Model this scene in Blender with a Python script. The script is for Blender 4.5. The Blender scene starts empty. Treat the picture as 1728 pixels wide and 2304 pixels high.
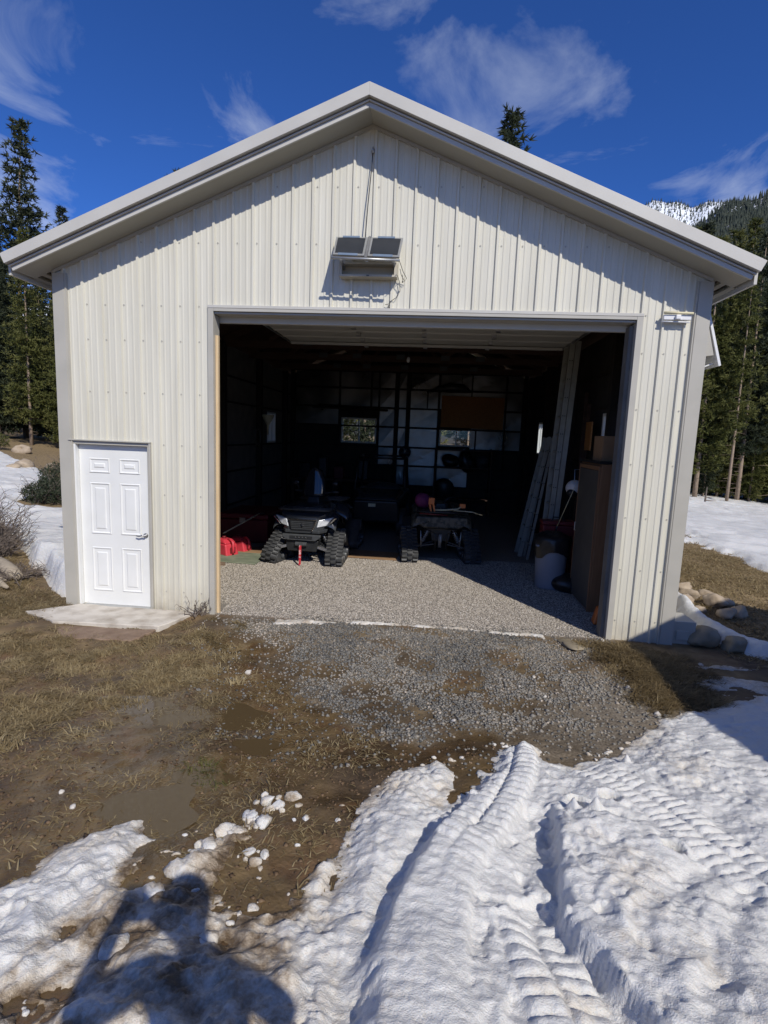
import bpy, bmesh, math, random
import numpy as np
from mathutils import Matrix, Vector

random.seed(7)
RS = np.random.RandomState(11)
scene = bpy.context.scene
col = scene.collection

# ------------------------------------------------------------------ camera
CAM = np.array([4.521295, -6.370597, 2.295738])
cR, cU, cF = (0.995536, 0.086224, 0.038385), (-0.049914, 0.135803, 0.989478), (-0.080104, 0.986977, -0.139501)
cd = bpy.data.cameras.new('camera')
cam = bpy.data.objects.new('camera', cd)
col.objects.link(cam)
cam.matrix_world = Matrix(((cR[0], cU[0], -cF[0], CAM[0]), (cR[1], cU[1], -cF[1], CAM[1]), (cR[2], cU[2], -cF[2], CAM[2]), (0, 0, 0, 1)))
cd.sensor_fit = 'HORIZONTAL'
cd.sensor_width = 36.0
cd.lens = 36.0 * 1220.0 / 1728.0
cd.clip_start = 0.02
cd.clip_end = 8000
scene.camera = cam
scene.render.resolution_x, scene.render.resolution_y = 768, 1024

# ------------------------------------------------------------------ sky, sun, exposure
SUN = Vector((-0.58, 1.0, -1.0)).normalized()          # direction the light travels
sun_el = math.asin(-SUN.z)
sun_az = math.atan2(-SUN.x, -SUN.y)                    # compass angle of the sun, from +Y towards +X
w = bpy.data.worlds.new('World')
scene.world = w
w.use_nodes = True
nt = w.node_tree
nt.nodes.clear()
N = nt.nodes.new
L = nt.links.new
out = N('ShaderNodeOutputWorld')
bg = N('ShaderNodeBackground')
bg.inputs[1].default_value = 0.12
sky = N('ShaderNodeTexSky')
sky.sky_type = 'NISHITA'
sky.sun_disc = False
sky.sun_elevation = sun_el
sky.sun_rotation = sun_az
sky.altitude = 2200
sky.air_density = 1.0
sky.dust_density = 0.15
sky.ozone_density = 3.0
tc = N('ShaderNodeTexCoord')
sep = N('ShaderNodeSeparateXYZ')
L(tc.outputs['Generated'], sep.inputs[0])
mz = N('ShaderNodeMath'); mz.operation = 'MAXIMUM'; mz.inputs[1].default_value = 0.08
L(sep.outputs[2], mz.inputs[0])
dv = N('ShaderNodeVectorMath'); dv.operation = 'DIVIDE'
cmb = N('ShaderNodeCombineXYZ')
for i in range(3): L(mz.outputs[0], cmb.inputs[i])
L(tc.outputs['Generated'], dv.inputs[0]); L(cmb.outputs[0], dv.inputs[1])
mp = N('ShaderNodeMapping')
mp.inputs['Rotation'].default_value = (0, 0, math.radians(25))
mp.inputs['Scale'].default_value = (1.0, 0.8, 0.0)
mp.inputs['Location'].default_value = (3.62, 1.12, 0.0)
L(dv.outputs[0], mp.inputs[0])
n1 = N('ShaderNodeTexNoise'); n1.inputs['Scale'].default_value = 1.5; n1.inputs['Detail'].default_value = 9; n1.inputs['Roughness'].default_value = 0.58; n1.inputs['Distortion'].default_value = 0.75
L(mp.outputs[0], n1.inputs['Vector'])
cr = N('ShaderNodeValToRGB'); cr.color_ramp.elements[0].position = 0.505; cr.color_ramp.elements[1].position = 0.80
cr.color_ramp.elements[0].color = (0, 0, 0, 1); cr.color_ramp.elements[1].color = (0.62, 0.62, 0.62, 1)
L(n1.outputs[0], cr.inputs[0])
tint = N('ShaderNodeMix'); tint.data_type = 'RGBA'; tint.blend_type = 'MULTIPLY'; tint.inputs[0].default_value = 1.0
L(sky.outputs[0], tint.inputs[6]); tint.inputs[7].default_value = (0.27, 0.545, 1.06, 1)
mix = N('ShaderNodeMix'); mix.data_type = 'RGBA'
L(cr.outputs[0], mix.inputs[0]); L(tint.outputs[2], mix.inputs[6]); mix.inputs[7].default_value = (6.0, 6.6, 7.6, 1)
L(mix.outputs[2], bg.inputs[0]); L(bg.outputs[0], out.inputs[0])

sl = bpy.data.lights.new('sun', 'SUN')
sl.energy = 4.0
sl.angle = math.radians(0.53)
sl.color = (1.0, 0.955, 0.88)
so = bpy.data.objects.new('sun', sl)
so.rotation_euler = SUN.to_track_quat('-Z', 'Y').to_euler()
so.location = (20, -30, 30)
col.objects.link(so)
scene.view_settings.view_transform = 'Standard'
scene.view_settings.look = 'None'
scene.view_settings.exposure = 0.0
scene.view_settings.gamma = 1.0
scene.view_settings.use_curve_mapping = False

# ------------------------------------------------------------------ noise (numpy)
def vnoise(x, y, seed=0):
    xi, yi = np.floor(x).astype(np.int64), np.floor(y).astype(np.int64)
    xf, yf = x - xi, y - yi
    def h(a, b):
        n = (a * 374761393 + b * 668265263 + seed * 1274126177) & 0x7fffffff
        n = ((n ^ (n >> 13)) * 1274126177) & 0x7fffffff
        n = (n ^ (n >> 16)) & 0xffff
        return n / 65535.0
    u, v = xf * xf * xf * (xf * (xf * 6 - 15) + 10), yf * yf * yf * (yf * (yf * 6 - 15) + 10)
    a, b, c, d = h(xi, yi), h(xi + 1, yi), h(xi, yi + 1), h(xi + 1, yi + 1)
    return (a * (1 - u) + b * u) * (1 - v) + (c * (1 - u) + d * u) * v
def fbm(x, y, s, oct=4, seed=0, rough=0.5):
    r = np.zeros_like(x, dtype=float); a = 1.0; t = 0.0
    ca, sa = math.cos(0.6), math.sin(0.6)
    x, y = x / s, y / s
    for i in range(oct):
        r += a * (vnoise(x, y, seed + i * 17) * 2 - 1); t += a; a *= rough
        x, y = (x * ca - y * sa) * 2.03 + 5.1, (x * sa + y * ca) * 2.03 + 1.7
    return r / t
def smooth(a, b, x):
    t = np.clip((x - a) / (b - a), 0, 1)
    return t * t * (3 - 2 * t)
def poly_sd(X, Y, poly):
    """signed distance to a polygon, positive inside"""
    P = np.array(poly, float); n = len(P)
    d = np.full(X.shape, 1e9); ins = np.zeros(X.shape, bool)
    for i in range(n):
        a, b = P[i], P[(i + 1) % n]
        e = b - a
        t = np.clip(((X - a[0]) * e[0] + (Y - a[1]) * e[1]) / max(e @ e, 1e-12), 0, 1)
        d = np.minimum(d, np.hypot(X - a[0] - t * e[0], Y - a[1] - t * e[1]))
        c = ((a[1] > Y) != (b[1] > Y)) & (X < (b[0] - a[0]) * (Y - a[1]) / (b[1] - a[1] + 1e-12) + a[0])
        ins ^= c
    return np.where(ins, d, -d)
def line_st(X, Y, pts):
    """along / signed across (right of travel positive) to a polyline, and clamped-end flag"""
    P = np.array(pts, float)
    best = np.full(X.shape, 1e9); S = np.zeros(X.shape); Tt = np.zeros(X.shape); s0 = 0.0
    for i in range(len(P) - 1):
        a, e = P[i], P[i + 1] - P[i]
        l = math.hypot(*e)
        tr = ((X - a[0]) * e[0] + (Y - a[1]) * e[1]) / (l * l)
        t = np.clip(tr, 0, 1)
        dx, dy = X - a[0] - t * e[0], Y - a[1] - t * e[1]
        d = np.hypot(dx, dy)
        m = d < best
        best = np.where(m, d, best)
        side = np.sign(e[1] * dx - e[0] * dy)
        S = np.where(m, s0 + t * l, S); Tt = np.where(m, side * d, Tt)
        s0 += l
    return S, Tt, best, s0

# ------------------------------------------------------------------ mesh helpers
def mesh_np(name, V, F, attrs=None, smooth_on=True):
    V = np.asarray(V, np.float32); F = np.asarray(F, np.int32)
    me = bpy.data.meshes.new(name)
    k = F.shape[1]
    me.vertices.add(len(V)); me.vertices.foreach_set('co', V.ravel())
    me.loops.add(F.size); me.loops.foreach_set('vertex_index', F.ravel())
    me.polygons.add(len(F))
    me.polygons.foreach_set('loop_start', np.arange(0, F.size, k, dtype=np.int32))
    me.update(calc_edges=True)
    if smooth_on:
        me.polygons.foreach_set('use_smooth', np.ones(len(F), bool))
    for n, a in (attrs or {}).items():
        at = me.attributes.new(n, 'FLOAT', 'POINT')
        at.data.foreach_set('value', np.asarray(a, np.float32))
    me.validate(); me.update()
    return me
def link(name, me, mat=None, parent=None):
    o = bpy.data.objects.new(name, me)
    if mat is not None and len(me.materials) == 0: me.materials.append(mat)
    col.objects.link(o)
    if parent is not None: o.parent = parent
    return o
def tag(o, label=None, cat=None, group=None, kind=None):
    if label: o['label'] = label
    if cat: o['category'] = cat
    if group: o['group'] = group
    if kind: o['kind'] = kind
    return o
def thing(name, label, cat, loc=(0, 0, 0), rz=0.0, group=None):
    o = bpy.data.objects.new(name, None)
    o.empty_display_size = 0.2
    o.location = loc; o.rotation_euler = (0, 0, rz)
    col.objects.link(o)
    return tag(o, label, cat, group)
def rootloc(p):
    while p.parent: p = p.parent
    return Vector(p.location)
def copy_tree(o, parent=None):
    c = o.copy(); col.objects.link(c); c.parent = parent
    for ch in list(o.children): copy_tree(ch, c)
    return c
class MB:
    def __init__(s): s.v = []; s.f = []
    def add(s, vs, fs):
        b = len(s.v); s.v += [tuple(p) for p in vs]; s.f += [tuple(i + b for i in f) for f in fs]; return s
    def box(s, x0, x1, y0, y1, z0, z1):
        return s.add([(x0, y0, z0), (x1, y0, z0), (x1, y1, z0), (x0, y1, z0), (x0, y0, z1), (x1, y0, z1), (x1, y1, z1), (x0, y1, z1)],
                     [(0, 3, 2, 1), (4, 5, 6, 7), (0, 1, 5, 4), (1, 2, 6, 5), (2, 3, 7, 6), (3, 0, 4, 7)])
    def hexa(s, p):
        return s.add(p, [(0, 3, 2, 1), (4, 5, 6, 7), (0, 1, 5, 4), (1, 2, 6, 5), (2, 3, 7, 6), (3, 0, 4, 7)])
    def beam(s, a, b, w, h, up=(0, 0, 1)):
        a, b = Vector(a), Vector(b); d = (b - a).normalized(); up = Vector(up)
        if abs(d.dot(up)) > 0.98: up = Vector((0, 1, 0))
        r = d.cross(up).normalized() * w / 2; u = r.cross(d).normalized() * h / 2
        return s.hexa([a - r - u, a + r - u, b + r - u, b - r - u, a - r + u, a + r + u, b + r + u, b - r + u])
    def tube(s, pts, r, n=8, caps=True):
        P = [Vector(p) for p in pts]; b = len(s.v); rr = r if hasattr(r, '__len__') else [r] * len(P)
        prev = None
        for i, p in enumerate(P):
            d = (P[min(i + 1, len(P) - 1)] - P[max(i - 1, 0)]).normalized()
            if prev is None: u = d.orthogonal().normalized()
            else:
                u = prev - d * prev.dot(d)
                u = u.normalized() if u.length > 1e-6 else d.orthogonal().normalized()
            prev = u; v = d.cross(u)
            for k in range(n):
                a = 2 * math.pi * k / n; s.v.append(tuple(p + (u * math.cos(a) + v * math.sin(a)) * rr[i]))
        for i in range(len(P) - 1):
            for k in range(n):
                s.f.append((b + i * n + k, b + i * n + (k + 1) % n, b + (i + 1) * n + (k + 1) % n, b + (i + 1) * n + k))
        if caps:
            s.f.append(tuple(b + k for k in range(n))[::-1]); s.f.append(tuple(b + (len(P) - 1) * n + k for k in range(n)))
        return s
    def lathe(s, prof, c=(0, 0, 0), n=20, axis='z'):
        b = len(s.v)
        for r, z in prof:
            for k in range(n):
                a = 2 * math.pi * k / n; x, y = r * math.cos(a), r * math.sin(a)
                q = (x, y, z) if axis == 'z' else ((x, z, y) if axis == 'y' else (z, x, y))
                s.v.append((c[0] + q[0], c[1] + q[1], c[2] + q[2]))
        for i in range(len(prof) - 1):
            for k in range(n):
                s.f.append((b + i * n + k, b + i * n + (k + 1) % n, b + (i + 1) * n + (k + 1) % n, b + (i + 1) * n + k))
        s.f.append(tuple(b + k for k in range(n))); s.f.append(tuple(b + (len(prof) - 1) * n + k for k in range(n)))
        return s
    def prism(s, poly, a, b, axis='y'):
        """poly in the plane normal to axis (x,z for y; y,z for x; x,y for z)"""
        def q(p, t): return (p[0], t, p[1]) if axis == 'y' else ((t, p[0], p[1]) if axis == 'x' else (p[0], p[1], t))
        n = len(poly)
        return s.add([q(p, a) for p in poly] + [q(p, b) for p in poly],
                     [tuple(range(n))[::-1], tuple(range(n, 2 * n))] + [(i, (i + 1) % n, n + (i + 1) % n, n + i) for i in range(n)])
    def lump(s, c, r, seed=0, n=2, amp=0.25, flat=1.0, facet=0.0):
        bm = bmesh.new(); bmesh.ops.create_icosphere(bm, subdivisions=n, radius=1.0)
        rr = random.Random(seed); k = [Vector((rr.uniform(-1, 1), rr.uniform(-1, 1), rr.uniform(-1, 1))).normalized() for _ in range(9)]
        am = [rr.uniform(-1, 1) * amp for _ in k]
        pl = [(Vector((rr.gauss(0, 1), rr.gauss(0, 1), rr.gauss(0, .8))).normalized(), rr.uniform(.52, .88)) for _ in range(12)]
        b = len(s.v)
        for v in bm.verts:
            d = v.co.normalized(); q = 1.0
            for kk, a in zip(k, am): q += a * max(0.0, d.dot(kk)) ** 3
            if facet:
                for kk in pl: q = min(q, kk[1] / max(.05, d.dot(kk[0])))
                q += facet * .12 * math.sin(d.x * 9 + seed) * math.sin(d.y * 11 + 2 * seed) * math.sin(d.z * 10)
            p = d * q
            s.v.append((c[0] + p.x * r[0], c[1] + p.y * r[1], c[2] + p.z * r[2] * flat))
        for f in bm.faces: s.f.append(tuple(b + v.index for v in f.verts))
        bm.free(); return s
    def xf(s, M):
        s.v = [tuple(M @ Vector(p)) for p in s.v]; return s
    def mesh(s, name, off=(0, 0, 0), smooth_on=False):
        me = bpy.data.meshes.new(name)
        me.from_pydata([(p[0] - off[0], p[1] - off[1], p[2] - off[2]) for p in s.v], [], s.f)
        bm = bmesh.new(); bm.from_mesh(me); bmesh.ops.recalc_face_normals(bm, faces=bm.faces); bm.to_mesh(me); bm.free()
        if smooth_on:
            for p in me.polygons: p.use_smooth = True
        me.update(); return me
    def build(s, name, mat, parent=None, smooth_on=False, bevel=0.0, local=False, seg=2):
        off = (0, 0, 0) if (parent is None or local) else rootloc(parent)
        o = link(name, s.mesh(name, off, smooth_on), mat, parent)
        if bevel:
            m = o.modifiers.new('bevel', 'BEVEL'); m.width = bevel; m.segments = seg; m.limit_method = 'ANGLE'; m.angle_limit = math.radians(35)
            for p in o.data.polygons: p.use_smooth = True
            m.harden_normals = True
        return o

# ------------------------------------------------------------------ materials
def new_mat(name):
    m = bpy.data.materials.new(name); m.use_nodes = True
    t = m.node_tree; b = t.nodes['Principled BSDF']
    return m, t, b
def rgba(c): return (c[0], c[1], c[2], 1.0)
def mat(name, c1, c2=None, scale=6.0, rough=0.5, metal=0.0, bump=0.0, bscale=60.0, detail=5, rough2=None, stretch=None, spec=0.5, coat=0.0, dist=0.01, contrast=(0.3, 0.7)):
    m, t, b = new_mat(name)
    b.inputs['Base Color'].default_value = rgba(c1); b.inputs['Roughness'].default_value = rough; b.inputs['Metallic'].default_value = metal
    b.inputs['Specular IOR Level'].default_value = spec
    if coat: b.inputs['Coat Weight'].default_value = coat
    n = t.nodes.new; l = t.links.new
    tc = n('ShaderNodeTexCoord'); mpn = n('ShaderNodeMapping'); l(tc.outputs['Object'], mpn.inputs[0])
    if stretch: mpn.inputs['Scale'].default_value = stretch
    if c2 is not None:
        ns = n('ShaderNodeTexNoise'); ns.inputs['Scale'].default_value = scale; ns.inputs['Detail'].default_value = detail; l(mpn.outputs[0], ns.inputs['Vector'])
        rp = n('ShaderNodeValToRGB'); rp.color_ramp.elements[0].position = contrast[0]; rp.color_ramp.elements[1].position = contrast[1]
        rp.color_ramp.elements[0].color = rgba(c1); rp.color_ramp.elements[1].color = rgba(c2)
        l(ns.outputs[0], rp.inputs[0]); l(rp.outputs[0], b.inputs['Base Color'])
        if rough2 is not None:
            mr = n('ShaderNodeMapRange'); mr.inputs[1].default_value = 0.3; mr.inputs[2].default_value = 0.7; mr.inputs[3].default_value = rough; mr.inputs[4].default_value = rough2
            l(ns.outputs[0], mr.inputs[0]); l(mr.outputs[0], b.inputs['Roughness'])
    if bump:
        nb = n('ShaderNodeTexNoise'); nb.inputs['Scale'].default_value = bscale; nb.inputs['Detail'].default_value = 6; l(mpn.outputs[0], nb.inputs['Vector'])
        bp = n('ShaderNodeBump'); bp.inputs['Strength'].default_value = bump; bp.inputs['Distance'].default_value = dist
        l(nb.outputs[0], bp.inputs['Height']); l(bp.outputs[0], b.inputs['Normal'])
    return m
M = {}
M['siding'] = mat('cream_steel_siding', (0.605, 0.578, 0.478), (0.70, 0.672, 0.565), scale=2.2, rough=0.40, bump=0.16, bscale=2.2, stretch=(3, 3, 0.30), dist=0.012, spec=0.45)
def splash(m):
    t = m.node_tree; n = t.nodes.new; l = t.links.new; b = t.nodes['Principled BSDF']
    src = b.inputs['Base Color'].links[0].from_socket
    tc = n('ShaderNodeTexCoord'); sp = n('ShaderNodeSeparateXYZ'); l(tc.outputs['Object'], sp.inputs[0])
    ns = n('ShaderNodeTexNoise'); ns.inputs['Scale'].default_value = 9; ns.inputs['Detail'].default_value = 8; l(tc.outputs['Object'], ns.inputs['Vector'])
    mr = n('ShaderNodeMapRange'); mr.inputs[1].default_value = 0.02; mr.inputs[2].default_value = 0.38; mr.inputs[3].default_value = 0.62; mr.inputs[4].default_value = 0.0; l(sp.outputs[2], mr.inputs[0])
    mm = n('ShaderNodeMath'); mm.operation = 'MULTIPLY'; l(mr.outputs[0], mm.inputs[0]); l(ns.outputs[0], mm.inputs[1])
    mx = n('ShaderNodeMix'); mx.data_type = 'RGBA'; l(mm.outputs[0], mx.inputs[0]); l(src, mx.inputs[6]); mx.inputs[7].default_value = (0.20, 0.14, 0.085, 1)
    l(mx.outputs[2], b.inputs['Base Color'])
splash(M['siding'])
M['trim'] = mat('taupe_steel_trim', (0.42, 0.40, 0.345), (0.47, 0.445, 0.385), scale=3, rough=0.45, bump=0.03, bscale=12)
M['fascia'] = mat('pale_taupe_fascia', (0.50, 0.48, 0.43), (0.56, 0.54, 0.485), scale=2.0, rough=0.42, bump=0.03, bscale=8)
M['soffit'] = mat('shade_toned_cream_soffit', (0.36, 0.34, 0.28), (0.40, 0.38, 0.315), scale=2, rough=0.5)  # cream set darker than the siding, underside shade put into the colour
M['roof'] = mat('brown_steel_roof', (0.10, 0.08, 0.06), (0.13, 0.10, 0.08), scale=3, rough=0.4)
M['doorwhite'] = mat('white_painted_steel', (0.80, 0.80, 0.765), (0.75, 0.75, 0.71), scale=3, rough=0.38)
M['pine'] = mat('pine_lumber', (0.60, 0.43, 0.24), (0.70, 0.54, 0.33), scale=6, rough=0.7, stretch=(9, 9, 0.6), bump=0.15, bscale=30)
M['darkwood'] = mat('aged_lumber', (0.055, 0.028, 0.018), (0.085, 0.045, 0.028), scale=5, rough=0.75, stretch=(0.8, 6, 6), bump=0.1)
M['post'] = mat('treated_post', (0.016, 0.013, 0.011), (0.028, 0.021, 0.016), scale=5, rough=0.85, stretch=(6, 6, 0.8))
M['liner'] = mat('shade_toned_wall_board', (0.022, 0.020, 0.018), (0.040, 0.036, 0.031), scale=4, rough=0.85, bump=0.15, bscale=30)  # low albedo puts the dim interior's darkness into the colour
M['linergrey'] = mat('bounce_toned_wall_board', (0.12, 0.115, 0.105), (0.18, 0.17, 0.15), scale=4, rough=0.8, bump=0.15, bscale=20)  # lighter lining tone, light bounced onto the left wall put into the colour
M['foil'] = mat('foil_insulation', (0.09, 0.09, 0.09), (0.28, 0.28, 0.28), scale=1.2, rough=0.26, metal=0.9, bump=0.25, bscale=1.4, rough2=0.40, dist=0.08, detail=2)
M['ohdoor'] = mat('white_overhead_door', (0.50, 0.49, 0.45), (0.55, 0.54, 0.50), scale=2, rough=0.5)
M['steel'] = mat('galvanised_steel', (0.42, 0.42, 0.42), (0.55, 0.55, 0.55), scale=14, rough=0.38, metal=0.9)
M['alu'] = mat('dull_aluminium', (0.42, 0.42, 0.40), (0.52, 0.52, 0.50), scale=9, rough=0.45, metal=0.7)
M['fibreglass'] = mat('grey_fibreglass_rail', (0.24, 0.24, 0.21), (0.32, 0.32, 0.28), scale=6, rough=0.6)
M['rubber'] = mat('black_rubber', (0.035, 0.036, 0.038), (0.065, 0.065, 0.062), scale=14, rough=0.55, bump=0.25, bscale=60, contrast=(0.35, 0.75))
M['blackplastic'] = mat('black_plastic', (0.016, 0.017, 0.018), (0.026, 0.027, 0.028), scale=8, rough=0.38)
M['greyplastic'] = mat('charcoal_plastic', (0.05, 0.053, 0.056), (0.075, 0.078, 0.08), scale=9, rough=0.4, bump=0.05)
M['gloss'] = mat('charcoal_gloss_paint', (0.040, 0.044, 0.048), (0.05, 0.054, 0.058), scale=4, rough=0.22, coat=0.5)
M['chrome'] = mat('bright_metal', (0.75, 0.75, 0.75), rough=0.15, metal=1.0)
M['lens'] = mat('headlight_lens', (0.60, 0.62, 0.64), (0.88, 0.9, 0.92), scale=30, rough=0.15, metal=0.15, coat=1.0, bump=0.3, bscale=45)
M['red'] = mat('red_plastic', (0.55, 0.035, 0.055), (0.62, 0.055, 0.075), scale=6, rough=0.42)
M['darkred'] = mat('dark_red_paint', (0.13, 0.012, 0.014), (0.17, 0.018, 0.02), scale=6, rough=0.5)
M['strap'] = mat('red_strap', (0.50, 0.02, 0.03), (0.72, 0.5, 0.48), scale=22, rough=0.7, contrast=(0.5, 0.62))
M['orange'] = mat('orange_plastic', (0.62, 0.16, 0.025), (0.7, 0.2, 0.04), scale=6, rough=0.45)
M['magenta'] = mat('magenta_nylon', (0.16, 0.015, 0.075), (0.22, 0.03, 0.11), scale=12, rough=0.7)
M['camo'] = mat('camouflage_plastic', (0.022, 0.022, 0.016), (0.11, 0.095, 0.065), scale=16, rough=0.5, contrast=(0.42, 0.55))
M['osb'] = mat('orange_particle_board', (0.30, 0.125, 0.032), (0.40, 0.175, 0.05), scale=25, rough=0.75, bump=0.1)
M['cabwood'] = mat('brown_cabinet_veneer', (0.22, 0.115, 0.055), (0.28, 0.15, 0.075), scale=5, rough=0.5, stretch=(6, 6, 0.5))
M['cabpanel'] = mat('grey_cabinet_door', (0.075, 0.07, 0.06), (0.095, 0.088, 0.075), scale=5, rough=0.6)
M['cardboard'] = mat('cardboard', (0.27, 0.16, 0.08), (0.33, 0.20, 0.105), scale=6, rough=0.85, bump=0.1)
M['canblue'] = mat('grey_blue_bin_plastic', (0.22, 0.235, 0.275), (0.26, 0.275, 0.315), scale=4, rough=0.5)
M['bag'] = mat('black_bin_bag', (0.012, 0.012, 0.013), (0.02, 0.02, 0.02), scale=10, rough=0.3, bump=0.6, bscale=22)
M['matgreen'] = mat('worn_green_mat', (0.13, 0.16, 0.105), (0.24, 0.26, 0.18), scale=5, rough=0.9, bump=0.3, bscale=40)
M['concrete'] = mat('pale_concrete', (0.37, 0.32, 0.255), (0.60, 0.55, 0.47), scale=5, rough=0.85, bump=0.4, bscale=45, contrast=(0.3, 0.6))
M['redearth'] = mat('reddish_slab', (0.17, 0.11, 0.07), (0.27, 0.19, 0.13), scale=6, rough=0.85, bump=0.5, bscale=40)
M['rock'] = mat('tan_rock', (0.30, 0.23, 0.155), (0.44, 0.355, 0.255), scale=5, rough=0.8, bump=0.5, bscale=18)
M['rockgrey'] = mat('grey_tan_boulder', (0.20, 0.165, 0.11), (0.31, 0.26, 0.18), scale=4, rough=0.8, bump=0.5, bscale=16)
M['whitestone'] = mat('white_quartz_stone', (0.46, 0.42, 0.36), (0.64, 0.60, 0.54), scale=14, rough=0.7, bump=0.3)
M['panel'] = mat('solar_glass', (0.022, 0.025, 0.030), (0.034, 0.037, 0.042), scale=5, rough=0.5, spec=0.25)
M['panelblue'] = mat('blue_grey_edge', (0.12, 0.17, 0.24), (0.16, 0.21, 0.28), scale=9, rough=0.4)
M['tray'] = mat('beige_box', (0.46, 0.42, 0.33), (0.52, 0.48, 0.385), scale=5, rough=0.6)
M['wire'] = mat('black_cable', (0.035, 0.033, 0.03), rough=0.6)
M['white'] = mat('white_plastic', (0.74, 0.74, 0.73), (0.78, 0.78, 0.77), scale=5, rough=0.4)
M['yellowed'] = mat('yellowed_plastic', (0.62, 0.55, 0.33), (0.68, 0.62, 0.42), scale=9, rough=0.5)
M['logwood'] = mat('weathered_grey_wood', (0.26, 0.21, 0.15), (0.42, 0.355, 0.26), scale=5, rough=0.85, stretch=(1, 7, 7), bump=0.6, bscale=16)
M['twig'] = mat('bare_twigs', (0.10, 0.075, 0.06), (0.19, 0.155, 0.125), scale=9, rough=0.85)
M['bark'] = mat('pine_bark', (0.20, 0.145, 0.10), (0.34, 0.26, 0.19), scale=6, rough=0.9, stretch=(3, 3, 0.8), bump=0.5, bscale=20)
M['cabinlog'] = mat('stained_cabin_boards', (0.14, 0.07, 0.03), (0.21, 0.11, 0.05), scale=5, rough=0.7, stretch=(0.7, 0.7, 7))
M['denim'] = mat('blue_denim', (0.05, 0.07, 0.12), (0.07, 0.09, 0.15), scale=40, rough=0.9)
M['jacket'] = mat('dark_jacket', (0.04, 0.045, 0.05), (0.055, 0.06, 0.065), scale=20, rough=0.85)
M['skin'] = mat('skin', (0.52, 0.33, 0.24), (0.56, 0.36, 0.27), scale=8, rough=0.55)
M['hair'] = mat('brown_hair', (0.06, 0.035, 0.02), (0.09, 0.055, 0.03), scale=30, rough=0.6)

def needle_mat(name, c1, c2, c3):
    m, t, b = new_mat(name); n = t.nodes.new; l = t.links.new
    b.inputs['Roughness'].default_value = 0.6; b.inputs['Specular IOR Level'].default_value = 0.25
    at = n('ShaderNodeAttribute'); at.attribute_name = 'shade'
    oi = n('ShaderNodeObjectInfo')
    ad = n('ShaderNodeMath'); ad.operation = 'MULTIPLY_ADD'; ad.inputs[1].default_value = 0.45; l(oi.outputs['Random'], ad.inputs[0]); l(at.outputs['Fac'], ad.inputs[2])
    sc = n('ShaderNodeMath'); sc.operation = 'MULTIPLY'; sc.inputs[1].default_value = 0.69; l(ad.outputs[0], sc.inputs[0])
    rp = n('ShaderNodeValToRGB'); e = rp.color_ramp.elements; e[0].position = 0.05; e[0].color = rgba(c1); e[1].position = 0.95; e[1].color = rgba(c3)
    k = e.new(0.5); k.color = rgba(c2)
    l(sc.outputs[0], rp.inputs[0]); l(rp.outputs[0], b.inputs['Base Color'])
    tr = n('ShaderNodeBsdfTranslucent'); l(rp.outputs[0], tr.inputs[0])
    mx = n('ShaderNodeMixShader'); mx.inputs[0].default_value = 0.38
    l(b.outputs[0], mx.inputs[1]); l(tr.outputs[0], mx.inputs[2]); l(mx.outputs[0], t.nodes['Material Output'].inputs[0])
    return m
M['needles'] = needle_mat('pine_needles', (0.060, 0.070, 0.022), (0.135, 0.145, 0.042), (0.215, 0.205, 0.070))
M['needlesblue'] = needle_mat('fir_needles', (0.032, 0.044, 0.026), (0.065, 0.080, 0.044), (0.105, 0.115, 0.062))
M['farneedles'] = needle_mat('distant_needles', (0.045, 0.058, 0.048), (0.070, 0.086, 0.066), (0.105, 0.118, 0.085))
M['grassdry'] = needle_mat('dead_grass', (0.13, 0.09, 0.042), (0.28, 0.21, 0.105), (0.46, 0.37, 0.21))
M['grassgreen'] = needle_mat('green_grass_shoots', (0.09, 0.09, 0.025), (0.15, 0.14, 0.045), (0.24, 0.21, 0.09))
def stone_mat(name, cs, rough=0.75):
    m, t, b = new_mat(name); n = t.nodes.new; l = t.links.new
    at = n('ShaderNodeAttribute'); at.attribute_name = 'shade'
    rp = n('ShaderNodeValToRGB'); e = rp.color_ramp.elements
    e[0].position = 0.0; e[0].color = rgba(cs[0]); e[1].position = 1.0; e[1].color = rgba(cs[-1])
    for i, c in enumerate(cs[1:-1]): k = e.new((i + 1) / (len(cs) - 1)); k.color = rgba(c)
    l(at.outputs['Fac'], rp.inputs[0]); l(rp.outputs[0], b.inputs['Base Color']); b.inputs['Roughness'].default_value = rough; b.inputs['Specular IOR Level'].default_value = 0.25
    return m
M['gravelin'] = stone_mat('dry_pea_gravel', [(0.20, 0.17, 0.14), (0.37, 0.325, 0.27), (0.45, 0.40, 0.335), (0.53, 0.475, 0.405), (0.70, 0.66, 0.60)], 0.85)
M['gravelout'] = stone_mat('wet_grey_gravel', [(0.062, 0.062, 0.058), (0.135, 0.13, 0.12), (0.21, 0.198, 0.172), (0.31, 0.27, 0.22), (0.52, 0.45, 0.37)], 0.5)
M['clod'] = stone_mat('mud_clods', [(0.07, 0.044, 0.025), (0.115, 0.073, 0.040), (0.17, 0.112, 0.064), (0.27, 0.20, 0.13)], 0.6)

def glass_mat():
    m, t, b = new_mat('window_glass'); n = t.nodes.new; l = t.links.new
    tr = n('ShaderNodeBsdfTransparent'); tr.inputs[0].default_value = (0.88, 0.92, 0.92, 1)
    gl = n('ShaderNodeBsdfGlossy'); gl.inputs['Roughness'].default_value = 0.03
    fr = n('ShaderNodeFresnel'); fr.inputs[0].default_value = 1.5
    mx = n('ShaderNodeMixShader'); l(fr.outputs[0], mx.inputs[0]); l(tr.outputs[0], mx.inputs[1]); l(gl.outputs[0], mx.inputs[2])
    l(mx.outputs[0], t.nodes['Material Output'].inputs[0]); return m
M['glass'] = glass_mat()

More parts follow.
